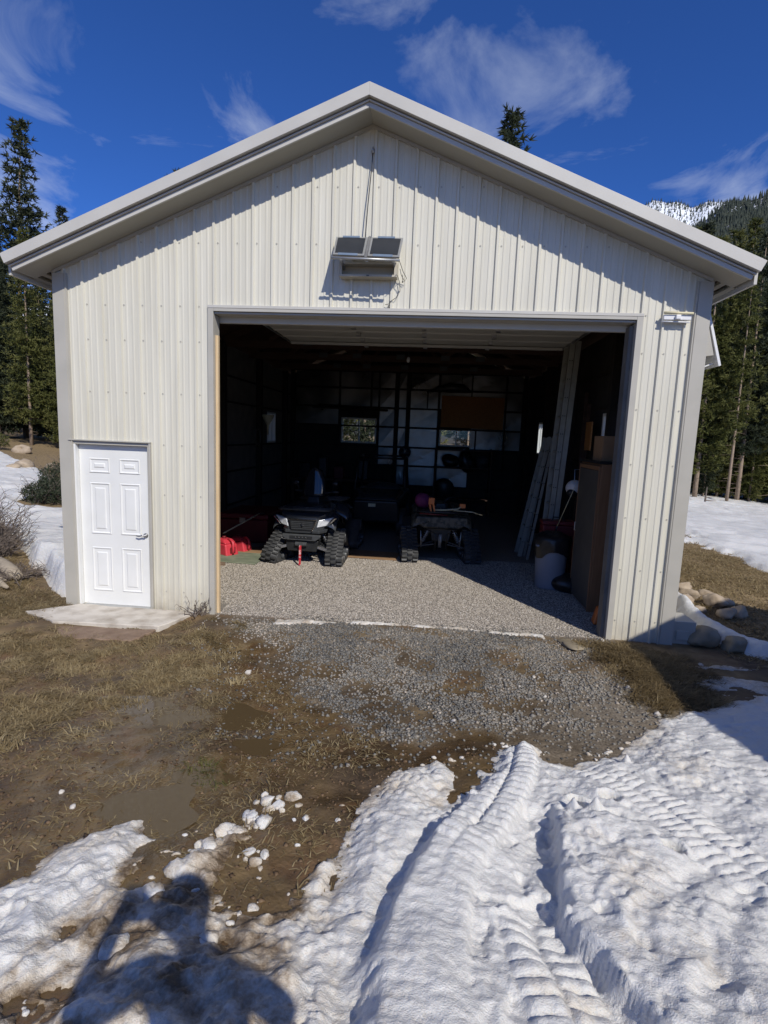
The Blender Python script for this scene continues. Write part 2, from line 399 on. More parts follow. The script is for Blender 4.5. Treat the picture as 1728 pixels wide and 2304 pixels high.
def ground_mat():
    m, t, b = new_mat('mud_soil_dead_grass'); n = t.nodes.new; l = t.links.new
    tc = n('ShaderNodeTexCoord')
    def noise(s, d=6, dist=0.0, stretch=None):
        x = n('ShaderNodeTexNoise'); x.inputs['Scale'].default_value = s; x.inputs['Detail'].default_value = d; x.inputs['Distortion'].default_value = dist
        if stretch:
            mp = n('ShaderNodeMapping'); mp.inputs['Scale'].default_value = stretch; l(tc.outputs['Object'], mp.inputs[0]); l(mp.outputs[0], x.inputs['Vector'])
        else: l(tc.outputs['Object'], x.inputs['Vector'])
        return x
    def ramp(src, stops):
        r = n('ShaderNodeValToRGB'); e = r.color_ramp.elements
        e[0].position, e[0].color = stops[0][0], rgba(stops[0][1]); e[1].position, e[1].color = stops[-1][0], rgba(stops[-1][1])
        for p, c in stops[1:-1]: k = e.new(p); k.color = rgba(c)
        l(src, r.inputs[0]); return r
    def mixc(f, a, c):
        x = n('ShaderNodeMix'); x.data_type = 'RGBA'; l(f, x.inputs[0]); l(a, x.inputs[6]); l(c, x.inputs[7]); return x
    def attr(nm):
        a = n('ShaderNodeAttribute'); a.attribute_name = nm; return a.outputs['Fac']
    mud = ramp(noise(5, 8, 0.4).outputs[0], [(0.28, (0.088, 0.056, 0.024)), (0.5, (0.160, 0.108, 0.048)), (0.72, (0.25, 0.178, 0.088))])
    straw = ramp(noise(16, 8, 1.5, (1, 2.2, 1)).outputs[0], [(0.30, (0.095, 0.062, 0.030)), (0.5, (0.22, 0.155, 0.075)), (0.72, (0.36, 0.27, 0.15))])
    sand = ramp(noise(38, 8).outputs[0], [(0.3, (0.12, 0.105, 0.088)), (0.5, (0.24, 0.215, 0.18)), (0.7, (0.36, 0.32, 0.27))])
    grit = ramp(noise(55, 8).outputs[0], [(0.3, (0.10, 0.080, 0.055)), (0.5, (0.19, 0.158, 0.115)), (0.7, (0.31, 0.265, 0.20))])
    redm = ramp(noise(7, 8, 0.6).outputs[0], [(0.3, (0.090, 0.050, 0.022)), (0.7, (0.20, 0.120, 0.058))])
    darkm = ramp(noise(9, 8, 0.6).outputs[0], [(0.3, (0.050, 0.034, 0.018)), (0.7, (0.125, 0.085, 0.048))])
    p1 = ramp(noise(1.3, 3, 0.5).outputs[0], [(0.46, (0, 0, 0)), (0.62, (1, 1, 1))])
    p2 = ramp(noise(1.9, 4, 0.8, (1, 1.4, 1)).outputs[0], [(0.54, (0, 0, 0)), (0.66, (1, 1, 1))])
    mud = mixc(p1.outputs[0], mud.outputs[0], darkm.outputs[0])
    mud = mixc(p2.outputs[0], mud.outputs[2], redm.outputs[0])
    c = mixc(attr('grass'), mud.outputs[2], straw.outputs[0])
    c = mixc(attr('grit'), c.outputs[2], grit.outputs[0])
    c = mixc(attr('sand'), c.outputs[2], sand.outputs[0])
    wetd = n('ShaderNodeMix'); wetd.data_type = 'RGBA'; wetd.blend_type = 'MULTIPLY'
    l(attr('wet'), wetd.inputs[0]); l(c.outputs[2], wetd.inputs[6]); wetd.inputs[7].default_value = (0.72, 0.68, 0.64, 1)
    l(wetd.outputs[2], b.inputs['Base Color'])
    mr = n('ShaderNodeMapRange'); mr.inputs[3].default_value = 0.92; mr.inputs[4].default_value = 0.20; l(attr('wet'), mr.inputs[0]); l(mr.outputs[0], b.inputs['Roughness'])
    bp = n('ShaderNodeBump'); bp.inputs['Strength'].default_value = 0.7; bp.inputs['Distance'].default_value = 0.012
    l(noise(45, 9).outputs[0], bp.inputs['Height']); l(bp.outputs[0], b.inputs['Normal'])
    return m
M['ground'] = ground_mat()
def snow_mat():
    m, t, b = new_mat('old_granular_snow'); n = t.nodes.new; l = t.links.new
    tc = n('ShaderNodeTexCoord')
    at = n('ShaderNodeAttribute'); at.attribute_name = 'dirt'
    ns = n('ShaderNodeTexNoise'); ns.inputs['Scale'].default_value = 14; ns.inputs['Detail'].default_value = 9; ns.inputs['Roughness'].default_value = 0.65; l(tc.outputs['Object'], ns.inputs['Vector'])
    nf = n('ShaderNodeTexNoise'); nf.inputs['Scale'].default_value = 75; nf.inputs['Detail'].default_value = 4; l(tc.outputs['Object'], nf.inputs['Vector'])
    mxn = n('ShaderNodeMath'); mxn.operation = 'MULTIPLY_ADD'; mxn.inputs[1].default_value = 0.55; l(nf.outputs[0], mxn.inputs[0]); l(ns.outputs[0], mxn.inputs[2])
    ad = n('ShaderNodeMath'); ad.operation = 'MULTIPLY_ADD'; ad.inputs[1].default_value = 0.8; ad.inputs[2].default_value = -0.62; l(mxn.outputs[0], ad.inputs[0])
    sm = n('ShaderNodeMath'); sm.operation = 'ADD'; sm.use_clamp = True; l(at.outputs['Fac'], sm.inputs[0]); l(ad.outputs[0], sm.inputs[1])
    rp = n('ShaderNodeValToRGB'); e = rp.color_ramp.elements
    e[0].position = 0.12; e[0].color = (0.665, 0.655, 0.625, 1); e[1].position = 1.0; e[1].color = (0.13, 0.088, 0.048, 1)
    k = e.new(0.42); k.color = (0.60, 0.55, 0.47, 1); k = e.new(0.72); k.color = (0.34, 0.275, 0.20, 1)
    l(sm.outputs[0], rp.inputs[0]); l(rp.outputs[0], b.inputs['Base Color'])
    rr_ = n('ShaderNodeMapRange'); rr_.inputs[1].default_value = 0.35; rr_.inputs[2].default_value = 0.65; rr_.inputs[3].default_value = 0.28; rr_.inputs[4].default_value = 0.7; l(ns.outputs[0], rr_.inputs[0]); l(rr_.outputs[0], b.inputs['Roughness']); b.inputs['Specular IOR Level'].default_value = 0.5
    b.inputs['Subsurface Weight'].default_value = 0.4; b.inputs['Subsurface Radius'].default_value = (0.02, 0.025, 0.03); b.inputs['Subsurface Scale'].default_value = 0.6
    b1 = n('ShaderNodeTexNoise'); b1.inputs['Scale'].default_value = 170; b1.inputs['Detail'].default_value = 5; l(tc.outputs['Object'], b1.inputs['Vector'])
    b2 = n('ShaderNodeTexNoise'); b2.inputs['Scale'].default_value = 34; b2.inputs['Detail'].default_value = 6; l(tc.outputs['Object'], b2.inputs['Vector'])
    s2 = n('ShaderNodeMath'); s2.operation = 'MULTIPLY_ADD'; s2.inputs[1].default_value = 2.0; l(b2.outputs[0], s2.inputs[0]); l(b1.outputs[0], s2.inputs[2])
    bp = n('ShaderNodeBump'); bp.inputs['Strength'].default_value = 0.6; bp.inputs['Distance'].default_value = 0.010
    l(s2.outputs[0], bp.inputs['Height']); l(bp.outputs[0], b.inputs['Normal'])
    return m
M['snow'] = snow_mat()
def water_mat():
    m, t, b = new_mat('muddy_meltwater'); n = t.nodes.new; l = t.links.new
    b.inputs['Base Color'].default_value = (0.085, 0.058, 0.028, 1); b.inputs['Roughness'].default_value = 0.02
    tc = n('ShaderNodeTexCoord'); ns = n('ShaderNodeTexNoise'); ns.inputs['Scale'].default_value = 9; l(tc.outputs['Object'], ns.inputs['Vector'])
    bp = n('ShaderNodeBump'); bp.inputs['Strength'].default_value = 0.08; bp.inputs['Distance'].default_value = 0.02; l(ns.outputs[0], bp.inputs['Height']); l(bp.outputs[0], b.inputs['Normal'])
    return m
M['water'] = water_mat()
def mountain_mat():
    m, t, b = new_mat('snowy_mountainside'); n = t.nodes.new; l = t.links.new
    tc = n('ShaderNodeTexCoord')
    at = n('ShaderNodeAttribute'); at.attribute_name = 'snow'
    ns = n('ShaderNodeTexNoise'); ns.inputs['Scale'].default_value = 0.05; ns.inputs['Detail'].default_value = 6; l(tc.outputs['Object'], ns.inputs['Vector'])
    ad = n('ShaderNodeMath'); ad.operation = 'ADD'; l(at.outputs['Fac'], ad.inputs[0]); l(ns.outputs[0], ad.inputs[1])
    rp = n('ShaderNodeValToRGB'); e = rp.color_ramp.elements; e[0].position = 0.55; e[0].color = (0.055, 0.05, 0.04, 1); e[1].position = 0.68; e[1].color = (0.78, 0.81, 0.85, 1)
    sc = n('ShaderNodeMath'); sc.operation = 'MULTIPLY'; sc.inputs[1].default_value = 0.6; l(ad.outputs[0], sc.inputs[0]); l(sc.outputs[0], rp.inputs[0])
    l(rp.outputs[0], b.inputs['Base Color']); b.inputs['Roughness'].default_value = 0.9
    return m
M['mountain'] = mountain_mat()

# ------------------------------------------------------------------ terrain
GW, GD = 7.42, 10.9           # garage width and depth
PUDDLES = [(2.25, -2.42, 0.34, 0.22), (2.62, -2.52, 0.30, 0.20), (3.16, -2.50, 0.26, 0.22), (3.22, -3.42, 0.26, 0.14), (3.10, -3.80, 0.30, 0.20), (2.50, -1.02, 0.22, 0.34), (3.42, -2.95, 0.16, 0.12)]
def base_terrain(X, Y):
    s = np.maximum(0, -1.6 - Y)
    z = np.where(s < 5.2, 0.085 * s + 0.013 * s * s, 0.7935 + 0.04 * (s - 5.2))
    z = np.minimum(z, 1.4)
    z = z + 0.095 * np.clip(-X - 0.3, 0, 16) - 0.045 * np.clip(X - 8.5, 0, 15)
    z = z - 0.05 * np.exp(-((X - 2.8) ** 2 / 3 + (Y + 1.7) ** 2 / 0.8)) + 0.07 * np.exp(-((X - 6.75) ** 2 / 0.10 + (Y + 0.95) ** 2 / 0.45))
    return z
def pud_level(p):
    return float(base_terrain(np.array([p[0]]), np.array([p[1]]))[0]) - 0.012
def ground_h(X, Y):
    z = base_terrain(X, Y)
    inside = smooth(0.0, 0.25, Y + 0.1) * smooth(0, 0.1, X) * smooth(0, 0.1, GW - X) * smooth(0, 0.2, GD - Y)
    near = np.exp(-((X - 4) ** 2 + (Y + 3) ** 2) / 90.0)
    r = 0.030 * fbm(X, Y, 0.55, 5, 3) + (0.014 * fbm(X, Y, 0.14, 4, 9) + 0.006 * (0.5 - np.abs(fbm(X, Y, 0.09, 3, 13)) * 2)) * near + (1 - near) * 0.10 * fbm(X, Y, 3.0, 4, 21)
    far = smooth(12, 40, np.hypot(X - 4, Y - 3))
    r = r + far * 0.5 * fbm(X, Y, 14.0, 3, 33)
    sl = smooth(-0.5, 0.0, Y) * smooth(-0.6, 0.1, X) * smooth(-0.5, 0.1, GW + 0.1 - X)
    r = r * (1 - 0.85 * sl)
    for px, py, rx, ry in PUDDLES:
        e = ((X - px) / rx) ** 2 + ((Y - py) / ry) ** 2
        wgt = np.exp(-e * 0.8)
        z = z * (1 - wgt) + (pud_level((px, py)) - 0.014) * wgt
        r = r * (1 - 0.25 * wgt)
    z = z + r * (1 - inside) + 0.006 * fbm(X, Y, 0.4, 3, 5) * inside
    return z
def g_at(x, y): return float(ground_h(np.array([float(x)]), np.array([float(y)]))[0])

def spaced(bounds, grow_lo, grow_hi, lo, hi):
    xs = []
    for a, b, st in bounds: xs += list(np.arange(a, b - 1e-6, st))
    xs.append(bounds[-1][1])
    st = bounds[-1][2]; x = xs[-1]
    while x < hi: st *= grow_hi; x += st; xs.append(x)
    st = bounds[0][2]; x = xs[0]; left = []
    while x > lo: st *= grow_lo; x -= st; left.append(x)
    return np.array(left[::-1] + xs)
def grid_faces(nx, ny):
    i = np.arange(ny - 1)[:, None] * nx + np.arange(nx - 1)[None, :]
    i = i.ravel()
    return np.stack([i, i + 1, i + nx + 1, i + nx], 1)
GRAVEL_OUT = [(1.95, 0.15), (2.35, -0.35), (2.85, -0.86), (3.24, -1.57), (3.64, -2.19), (4.14, -2.55), (4.6, -2.8), (5.23, -2.5), (5.91, -2.15), (6.45, -1.8), (6.40, -1.11), (6.3, -0.33), (6.7, 0.15)]
GRIT_R = [(5.0, -2.3), (5.6, -1.6), (6.2, -1.2), (6.5, -1.5), (6.7, -1.9), (6.0, -2.7), (5.2, -3.0)]
RGRASS = [(6.35, -0.2), (6.8, -0.25), (7.3, -0.3), (7.6, -0.9), (7.2, -1.4), (6.9, -1.62), (6.56, -1.84), (6.5, -1.4), (6.40, -0.81)]
LGRASS = [(-3, 1.0), (0.1, 0.0), (0.2, -0.6), (1.6, -0.55), (1.95, -0.2), (2.3, -0.5), (2.5, -1.2), (2.95, -1.75), (2.75, -2.2), (2.3, -2.9), (2.0, -3.6), (1.6, -4.0), (-3, -4.0)]
xs = spaced([(-2.5, 1.2, 0.05), (1.2, 7.4, 0.022), (7.4, 10.0, 0.05)], 1.09, 1.09, -2200, 2200)
ys = spaced([(-5.4, 0.6, 0.022), (0.6, 4.4, 0.05)], 1.10, 1.09, -2200, 2200)
X, Y = np.meshgrid(xs, ys); X = X.ravel(); Y = Y.ravel()
Z = ground_h(X, Y)
nz = fbm(X, Y, 0.6, 5, 41, .6) * 0.40
dgo = poly_sd(X, Y, GRAVEL_OUT) + nz
inside_m = smooth(-0.1, 0.12, Y + 0.12 * fbm(X, Y, 0.3, 3, 8)) * (X > 0.02) * (X < GW - 0.02) * (Y < GD)
a_grit = np.clip(smooth(-0.18, 0.12, dgo) * (1 - inside_m) * (0.25 + 0.75 * smooth(-.3, .2, fbm(X, Y, .45, 4, 45))) + smooth(-0.2, 0.2, poly_sd(X, Y, GRIT_R) + nz) * 0.8, 0, 1)
gl = np.maximum(poly_sd(X, Y, LGRASS), poly_sd(X, Y, RGRASS)) + nz * 1.6
farm = np.maximum.reduce([smooth(8.0, 9.0, X), smooth(0.4, 1.5, -X), smooth(5, 9, Y), smooth(-7, -9, Y)])
a_grass = np.clip(np.maximum(smooth(-0.15, 0.45, gl) * (0.30 + 0.9 * fbm(X, Y, 0.42, 4, 91)), farm), 0, 1) * (1 - inside_m)
a_wet = np.clip(smooth(-0.3, 0.1, -np.abs(Y + 2.3) + 1.5 + nz * 2) * smooth(6.9, 5.5, X) * smooth(0.3, 2.6, X) * (0.75 + 0.6 * fbm(X, Y, 0.3, 4, 61)) - 0.35 * a_grass, 0, 1) * (1 - inside_m)
a_wet = np.maximum(a_wet, smooth(2.6, 1.0, np.abs(Y + 4.3)) * smooth(4.6, 3.6, X) * 0.8 * (1 - a_grass))
gme = mesh_np('ground', np.stack([X, Y, Z], 1), grid_faces(len(xs), len(ys)), {'grass': a_grass, 'grit': a_grit, 'sand': inside_m, 'wet': a_wet})
ground = tag(link('ground', gme, M['ground']), 'brown mud and dead grass yard sloping down to the garage', None, None, 'structure')

for i, p in enumerate(PUDDLES):
    b = MB(); n = 28
    b.v.append((0, 0, 0))
    for k in range(n):
        a = 2 * math.pi * k / n; q = 0.95 + 0.18 * math.sin(3 * a + i) + 0.12 * math.sin(5 * a + 2 * i)
        b.v.append((p[2] * q * math.cos(a), p[3] * q * math.sin(a), 0))
    b.f = [(0, 1 + k, 1 + (k + 1) % n) for k in range(n)]
    o = b.build('puddle', M['water']); o.location = (p[0], p[1], pud_level(p)); tag(o, None, None, None, 'structure')

# ------------------------------------------------------------------ snow
MAIN = [(4.30, -6.3), (4.22, -4.95), (4.12, -4.65), (4.10, -4.26), (4.14, -3.80), (4.22, -3.51), (4.37, -3.19), (4.60, -3.03), (4.78, -3.10), (4.80, -3.34), (4.72, -3.52), (4.80, -3.35), (4.97, -3.0), (5.10, -2.70), (5.33, -2.58), (5.46, -2.80), (5.60, -2.86), (5.87, -2.70), (6.08, -2.48), (6.47, -2.0), (6.73, -1.80), (6.93, -1.72), (7.37, -1.4), (7.69, -1.30), (9.0, -1.1), (9.0, -6.3)]
STRIP = [(3.12, -3.66), (3.05, -3.84), (2.98, -3.94), (2.90, -4.08), (2.85, -4.24), (2.84, -4.40), (2.70, -4.55), (2.6, -4.9), (2.9, -5.3), (3.18, -4.95), (3.22, -4.72), (3.22, -4.55), (3.27, -4.40), (3.24, -4.25), (3.25, -4.02), (3.16, -3.94), (3.17, -3.74)]
DIRTY = [(3.42, -3.98), (3.29, -4.10), (3.16, -4.2), (3.02, -4.4), (2.95, -4.6), (2.9, -5.4), (4.5, -5.4), (4.4, -4.7), (4.25, -4.2), (4.22, -3.75), (4.12, -3.95), (4.02, -4.15), (3.98, -4.35), (3.88, -4.42), (3.78, -4.36), (3.72, -4.20), (3.74, -3.95), (3.68, -3.70), (3.60, -3.85), (3.53, -4.02), (3.46, -4.2), (3.40, -4.40), (3.31, -4.36), (3.35, -4.23), (3.47, -4.04)]
TRACK1 = [(5.26, -2.60), (5.12, -3.17), (4.97, -3.55), (4.82, -3.85), (4.70, -4.08), (4.63, -4.31), (4.60, -4.51), (4.59, -4.73), (4.6, -5.2)]
STEP1 = [(4.73, -3.68), (4.60, -3.95), (4.51, -4.18), (4.45, -4.37), (4.41, -4.51), (4.38, -4.63), (4.36, -4.76), (4.37, -5.3)]
STEP2 = [(5.27, -3.52), (5.22, -3.91), (5.16, -4.16), (5.11, -4.39), (5.14, -4.52), (5.20, -4.64), (5.26, -4.78), (5.40, -5.2)]
TRACK2 = [(5.02, -4.36), (5.03, -4.56), (5.04, -4.66), (5.06, -4.80), (5.10, -5.1)]
TRACK3 = [(5.62, -2.95), (5.84, -3.25), (5.96, -3.5), (6.03, -3.75), (6.12, -4.0), (6.18, -4.3)]
TRACK4 = [(4.36, -3.35), (4.55, -3.45), (4.75, -3.72)]
HOLES = [(5.79, -3.86, 0.065, 0.12), (5.64, -3.42, 0.065, 0.09), (5.44, -3.47, 0.05, 0.07)]
SPIKES = [(5.385, -3.60, 0.05, 0.075), (5.52, -3.55, 0.055, 0.07), (5.95, -2.82, 0.055, 0.08), (4.40, -3.17, 0.05, 0.05), (4.66, -3.08, 0.08, 0.055), (4.84, -3.47, 0.05, 0.05), (6.25, -2.35, 0.07, 0.05), (5.30, -3.57, 0.06, 0.05)]
VALLEYS = [([(5.92, -3.97), (5.75, -4.09), (5.58, -4.24), (5.42, -4.41), (5.38, -4.56), (5.40, -4.63)], 0.040, 0.028), ([(6.02, -4.10), (5.86, -4.26), (5.72, -4.45), (5.60, -4.66), (5.48, -4.80)], 0.05, 0.026)]
def tread(S, T, width, per, lanes, depth, shift=0.5):
    u = (T / width + 0.5) * lanes
    lane = np.floor(u); fu = u - lane
    ph = S / per + lane * shift
    fs = ph - np.floor(ph)
    pil = (1 - np.abs(2 * fs - 1) ** 3) ** 0.8 * np.clip(1 - np.abs(2 * fu - 1) ** 5, 0, 1)
    return depth * pil
def near_snow(X, Y):
    d1 = poly_sd(X, Y, MAIN); d2 = poly_sd(X, Y, STRIP); d3 = poly_sd(X, Y, DIRTY)
    e = 0.10 * fbm(X, Y, 0.22, 5, 101, 0.62)
    t1 = smooth(-0.03, 0.26, d1 + e) * 0.065
    t2 = smooth(-0.02, 0.13, d2 + 0.6 * e) * 0.050
    n3 = fbm(X, Y, 0.20, 5, 131, 0.62)
    t3 = smooth(0.0, 0.12, d3 + 1.0 * e) * (0.030 + 0.048 * n3)
    th = np.maximum.reduce([t1 * (0.75 + 0.5 * smooth(0.0, 0.5, d1)), t2, t3])
    body = smooth(0.0, 0.03, th)
    wx, wy = X + 0.05 * fbm(X, Y, 0.2, 3, 141), Y + 0.05 * fbm(X, Y, 0.2, 3, 142)
    lump = 0.022 * fbm(wx, wy, 0.36, 4, 151, 0.5) + 0.011 * (0.5 - np.abs(fbm(wx, wy, 0.13, 3, 161)) * 2.0) + 0.006 * (0.5 - np.abs(fbm(wx, wy, 0.05, 3, 165)) * 2.0)
    # melt cups elongated away from the sun
    xr, yr = X * 0.86 + Y * 0.5, -X * 0.5 + Y * 0.86
    lump = lump + 0.010 * fbm(xr * 1.0, yr * 2.6, 0.16, 3, 171) * smooth(4.6, 5.4, X)
    lump = lump + 0.010 * fbm(X * 2.4 + Y, Y * 0.9 - 0.3 * X, 0.20, 3, 191) * smooth(4.7, 4.3, X)
    lump = lump - 0.022 * smooth(0.12, 0.5, fbm(wx, wy, 0.10, 3, 181)) + 0.012 * smooth(0.1, 0.45, fbm(wx + 9, wy, 0.16, 2, 183))
    lump = lump * (1 - 0.30 * smooth(5.2, 5.5, X))
    lump = lump + 0.016 * fbm(X * 0.8 + Y * 0.5, Y * 2.2 - X * 0.8, 0.30, 3, 177) * smooth(5.2, 5.5, X)
    h = th + body * lump
    S, T, D, ln = line_st(X, Y, TRACK1)
    m = smooth(0.17, 0.14, np.abs(T)) * smooth(0.0, 0.03, S) * smooth(ln, ln - 0.02, S) * smooth(0.005, 0.03, th)
    fade = 1 - 0.85 * smooth(1.15, 1.8, S)
    h = h + m * (0.012 + tread(S, T, 0.31, 0.068, 2, 0.040) * fade * (0.85 + 0.5 * fbm(X, Y, 0.3, 3, 201)) - 0.85 * lump)
    S, T, D, ln = line_st(X, Y, STEP1)
    k = smooth(0.02, 0.18, S)
    h = h + body * k * np.where(T > 0, 0.0, 1.0) * 0.055 * smooth(0.0, 0.06, -T + 0.03 * fbm(X, Y, 0.12, 4, 209)) * smooth(0.50, 0.10, -T)
    h = h - body * k * 0.03 * smooth(0.10, 0.0, np.abs(T - 0.04))
    S, T, D, ln = line_st(X, Y, STEP2)
    k = smooth(0.02, 0.15, S)
    e2 = 0.035 * fbm(X, Y, 0.10, 4, 211)
    h = h + body * k * 0.072 * smooth(0.0, 0.06, -T + 1.4 * e2) * smooth(0.8, 0.15, -T)
    h = h - body * k * 0.045 * smooth(0.17, 0.03, np.abs(T - 0.05)) * (T > -0.02)
    for tr, wd, per, ln_, dp in ((TRACK2, 0.30, 0.072, 2, 0.032), (TRACK3, 0.34, 0.060, 2, 0.026), (TRACK4, 0.26, 0.055, 3, 0.024)):
        S, T, D, ln = line_st(X, Y, tr)
        m = smooth(wd * 0.56, wd * 0.46, np.abs(T)) * smooth(0.0, 0.05, S) * smooth(ln, ln - 0.05, S) * smooth(0.005, 0.03, th)
        h = h + m * (tread(S, T, wd, per, ln_, dp) * (0.9 + 0.6 * fbm(X, Y, 0.25, 3, 207)) - 0.8 * lump - 0.006)
    for pts, wd, dp in VALLEYS:
        S, T, D, ln = line_st(X, Y, pts)
        m = smooth(wd * 1.6, wd * 0.3, D)
        h = h - m * dp * (0.8 + 0.8 * fbm(X, Y, 0.12, 3, 219))
    for hx, hy, r, dp in HOLES:
        d = np.hypot(X - hx, (Y - hy) * 1.2); h = h - dp * smooth(r, r * 0.55, d) + 0.012 * smooth(r * 1.9, r * 1.1, d) * (d > r)
    for hx, hy, r, dp in SPIKES:
        d = np.hypot(X - hx, Y - hy); h = h + dp * np.clip(1 - d / r, 0, 1) ** 1.2
    h = np.where(th > 0.004, np.maximum(h, 0.006 * smooth(0.004, 0.02, th)), -0.05)
    dirt = 0.54 * smooth(-0.02, 0.08, d3) * smooth(0.06, -0.02, d2) * smooth(0.03, -0.08, d1) * (0.9 - 1.3 * fbm(X, Y, 0.13, 5, 231, 0.6))
    dirt = dirt + 0.42 * smooth(0.036, 0.0, th) * (0.8 + 0.8 * fbm(X, Y, 0.08, 4, 237)) + 0.10 * smooth(0.5, 0.0, d1) * (d1 > -0.05) * smooth(4.9, 4.3, X)
    dirt = dirt + 0.16 * smooth(0.25, 0.0, d1) * smooth(6.2, 6.6, X)
    dirt = dirt + 0.26 * smooth(0.05, 0.5, fbm(X, Y, 0.7, 4, 241)) + 0.12 * smooth(4.9, 4.3, X)
    return h, np.clip(dirt, 0, 1)
def snow_sheet(name, xs, ys, fn, label):
    X, Y = np.meshgrid(xs, ys); X = X.ravel(); Y = Y.ravel()
    h, dirt = fn(X, Y)
    Z = ground_h(X, Y) + h
    F = grid_faces(len(xs), len(ys))
    keep = (h[F] > 0.0).any(1)
    F = F[keep]
    used = np.unique(F); mp = np.zeros(len(X), np.int64); mp[used] = np.arange(len(used))
    me = mesh_np(name, np.stack([X, Y, Z], 1)[used], mp[F], {'dirt': dirt[used]})
    return tag(link(name, me, M['snow']), label, None, None, 'stuff')
snow_sheet('trampled_snow', np.concatenate([np.arange(2.5, 6.6, 0.0095), np.arange(6.6, 9.0, 0.03)]), np.concatenate([np.arange(-6.2, -5.1, 0.03), np.arange(-5.1, -1.2, 0.0095)]), near_snow, 'churned melting snow with track imprints in the foreground')
LBANK = [(-0.02, 0.16), (-0.28, 0.26), (-0.60, 0.50), (-1.05, 0.86), (-1.5, 1.22), (-2.1, 1.85), (-2.8, 2.6), (-3.6, 3.2), (-6.5, 4.6), (-9.5, 7), (-12.5, 10), (-11, 12.3), (-8.4, 10.6), (-6.4, 8.6), (-5.2, 7.4), (-4.6, 6.4), (-4.0, 6.2), (-2.5, 6.6), (-0.02, 7.5)]
def left_snow(X, Y):
    d = poly_sd(X, Y, LBANK) + 0.12 * fbm(X, Y, 0.5, 5, 301, 0.6)
    hole = np.hypot((X + 4.2) / 0.7, (Y - 5.4) / 0.5)
    d = np.minimum(d, (hole - 1.0) * 0.4)
    d = np.where(X > -0.02, -1, d)
    th = smooth(0, 0.18, d) * (0.10 + 0.34 * np.exp(-((X + 0.5) ** 2 + (Y - 1.2) ** 2) / 3.0)) + smooth(0, 0.1, d) * (0.03 * fbm(X, Y, 0.35, 5, 311) + 0.05 * fbm(X * 0.6 + Y * 0.8, (Y * 0.6 - X * 0.8) * 3, 1.0, 3, 321))
    th = np.where(d > 0, np.maximum(th, 0.004), -0.05)
    return th, np.clip(0.05 + 0.25 * smooth(0.12, 0, d), 0, 1)
snow_sheet('snow_bank', np.arange(-13.5, 0.02, 0.045), np.arange(0.1, 13, 0.045), left_snow, 'white snow bank along the left side of the garage')
RFIELD = [(11.0, -6), (11.2, 2), (11.35, 4.8), (11.5, 7.3), (11.5, 9.8), (10.5, 13), (9.5, 18), (9, 24), (12, 34), (34, 40), (45, 20), (40, -6)]
def right_snow(X, Y):
    n = fbm(X, Y, 1.3, 5, 401, 0.65)
    d = poly_sd(X, Y, RFIELD) + 1.1 * n + 0.1
    th = smooth(0, 0.4, d) * 0.12 + smooth(0, 0.3, d) * (0.05 * fbm(X, Y, 0.8, 4, 411) + 0.045 * np.sin((X * 0.5 + Y) * 5.0 + 3 * n) * smooth(0.5, 1.5, d) * smooth(0.1, 0.5, fbm(X, Y, 5, 2, 415) + 0.3))
    th = np.where(d > 0, np.maximum(th, 0.004), -0.05)
    return th, np.clip(0.02 + 0.3 * smooth(0.2, 0, d), 0, 1)
snow_sheet('snow_field', np.concatenate([np.arange(9, 24, 0.09), np.arange(24, 42, 0.4)]), np.concatenate([np.arange(-5, 2, 0.4), np.arange(2, 26, 0.09), np.arange(26, 40, 0.4)]), right_snow, 'open snow field in front of the pines on the right')
RSTRIP = [(7.95, 3.4), (8.10, 2.4), (8.15, 1.7), (8.02, 1.1), (7.95, 0.58), (8.0, 0.2), (8.10, -0.18), (8.36, -0.34), (8.62, -0.30), (8.42, 0.05), (8.30, 0.4), (8.32, 0.75), (8.40, 1.25), (8.46, 1.8), (8.42, 2.5), (8.3, 3.4)]
def strip_snow(X, Y):
    d = poly_sd(X, Y, RSTRIP) + 0.07 * fbm(X, Y, 0.3, 4, 501)
    d = np.where(X < 7.45, -1, d)
    th = smooth(0, 0.16, d) * 0.16 + smooth(0, 0.1, d) * 0.03 * fbm(X, Y, 0.4, 4, 511)
    return np.where(d > 0, np.maximum(th, 0.004), -0.05), np.clip(0.05 + 0.3 * smooth(0.08, 0, d), 0, 1)
snow_sheet('roof_slide_snow', np.arange(7.4, 8.9, 0.025), np.arange(-0.6, 5.6, 0.025), strip_snow, 'tongue of snow along the right side wall of the garage')
# thin ice ridge along the garage threshold
def sill_snow(X, Y):
    yl = np.interp(X, [2.75, 3.2, 3.97, 4.8, 5.8, 5.95], [-0.16, -0.1, 0.05, 0.03, -0.05, -0.08]) + 0.07 * fbm(X, X * 0 + 3, 0.5, 4, 631)
    d = 0.032 + 0.05 * smooth(3.5, 3.0, X) - np.abs(Y - yl) + 0.075 * fbm(X, Y, 0.16, 5, 601, .6)
    d = np.minimum(d, np.minimum(X - 2.72, 5.98 - X))
    th = smooth(0, 0.05, d) * 0.022 + smooth(0, 0.03, d) * 0.012 * fbm(X, Y, 0.06, 3, 611)
    return np.where(d > 0, np.maximum(th, 0.003), -0.05), np.clip(0.42 + 0.3 * fbm(X, Y, 0.12, 4, 621), 0, 1)
snow_sheet('threshold_ice', np.arange(2.6, 6.1, 0.012), np.arange(-0.5, 0.3, 0.012), sill_snow, 'thin ridge of dirty ice across the garage entrance')
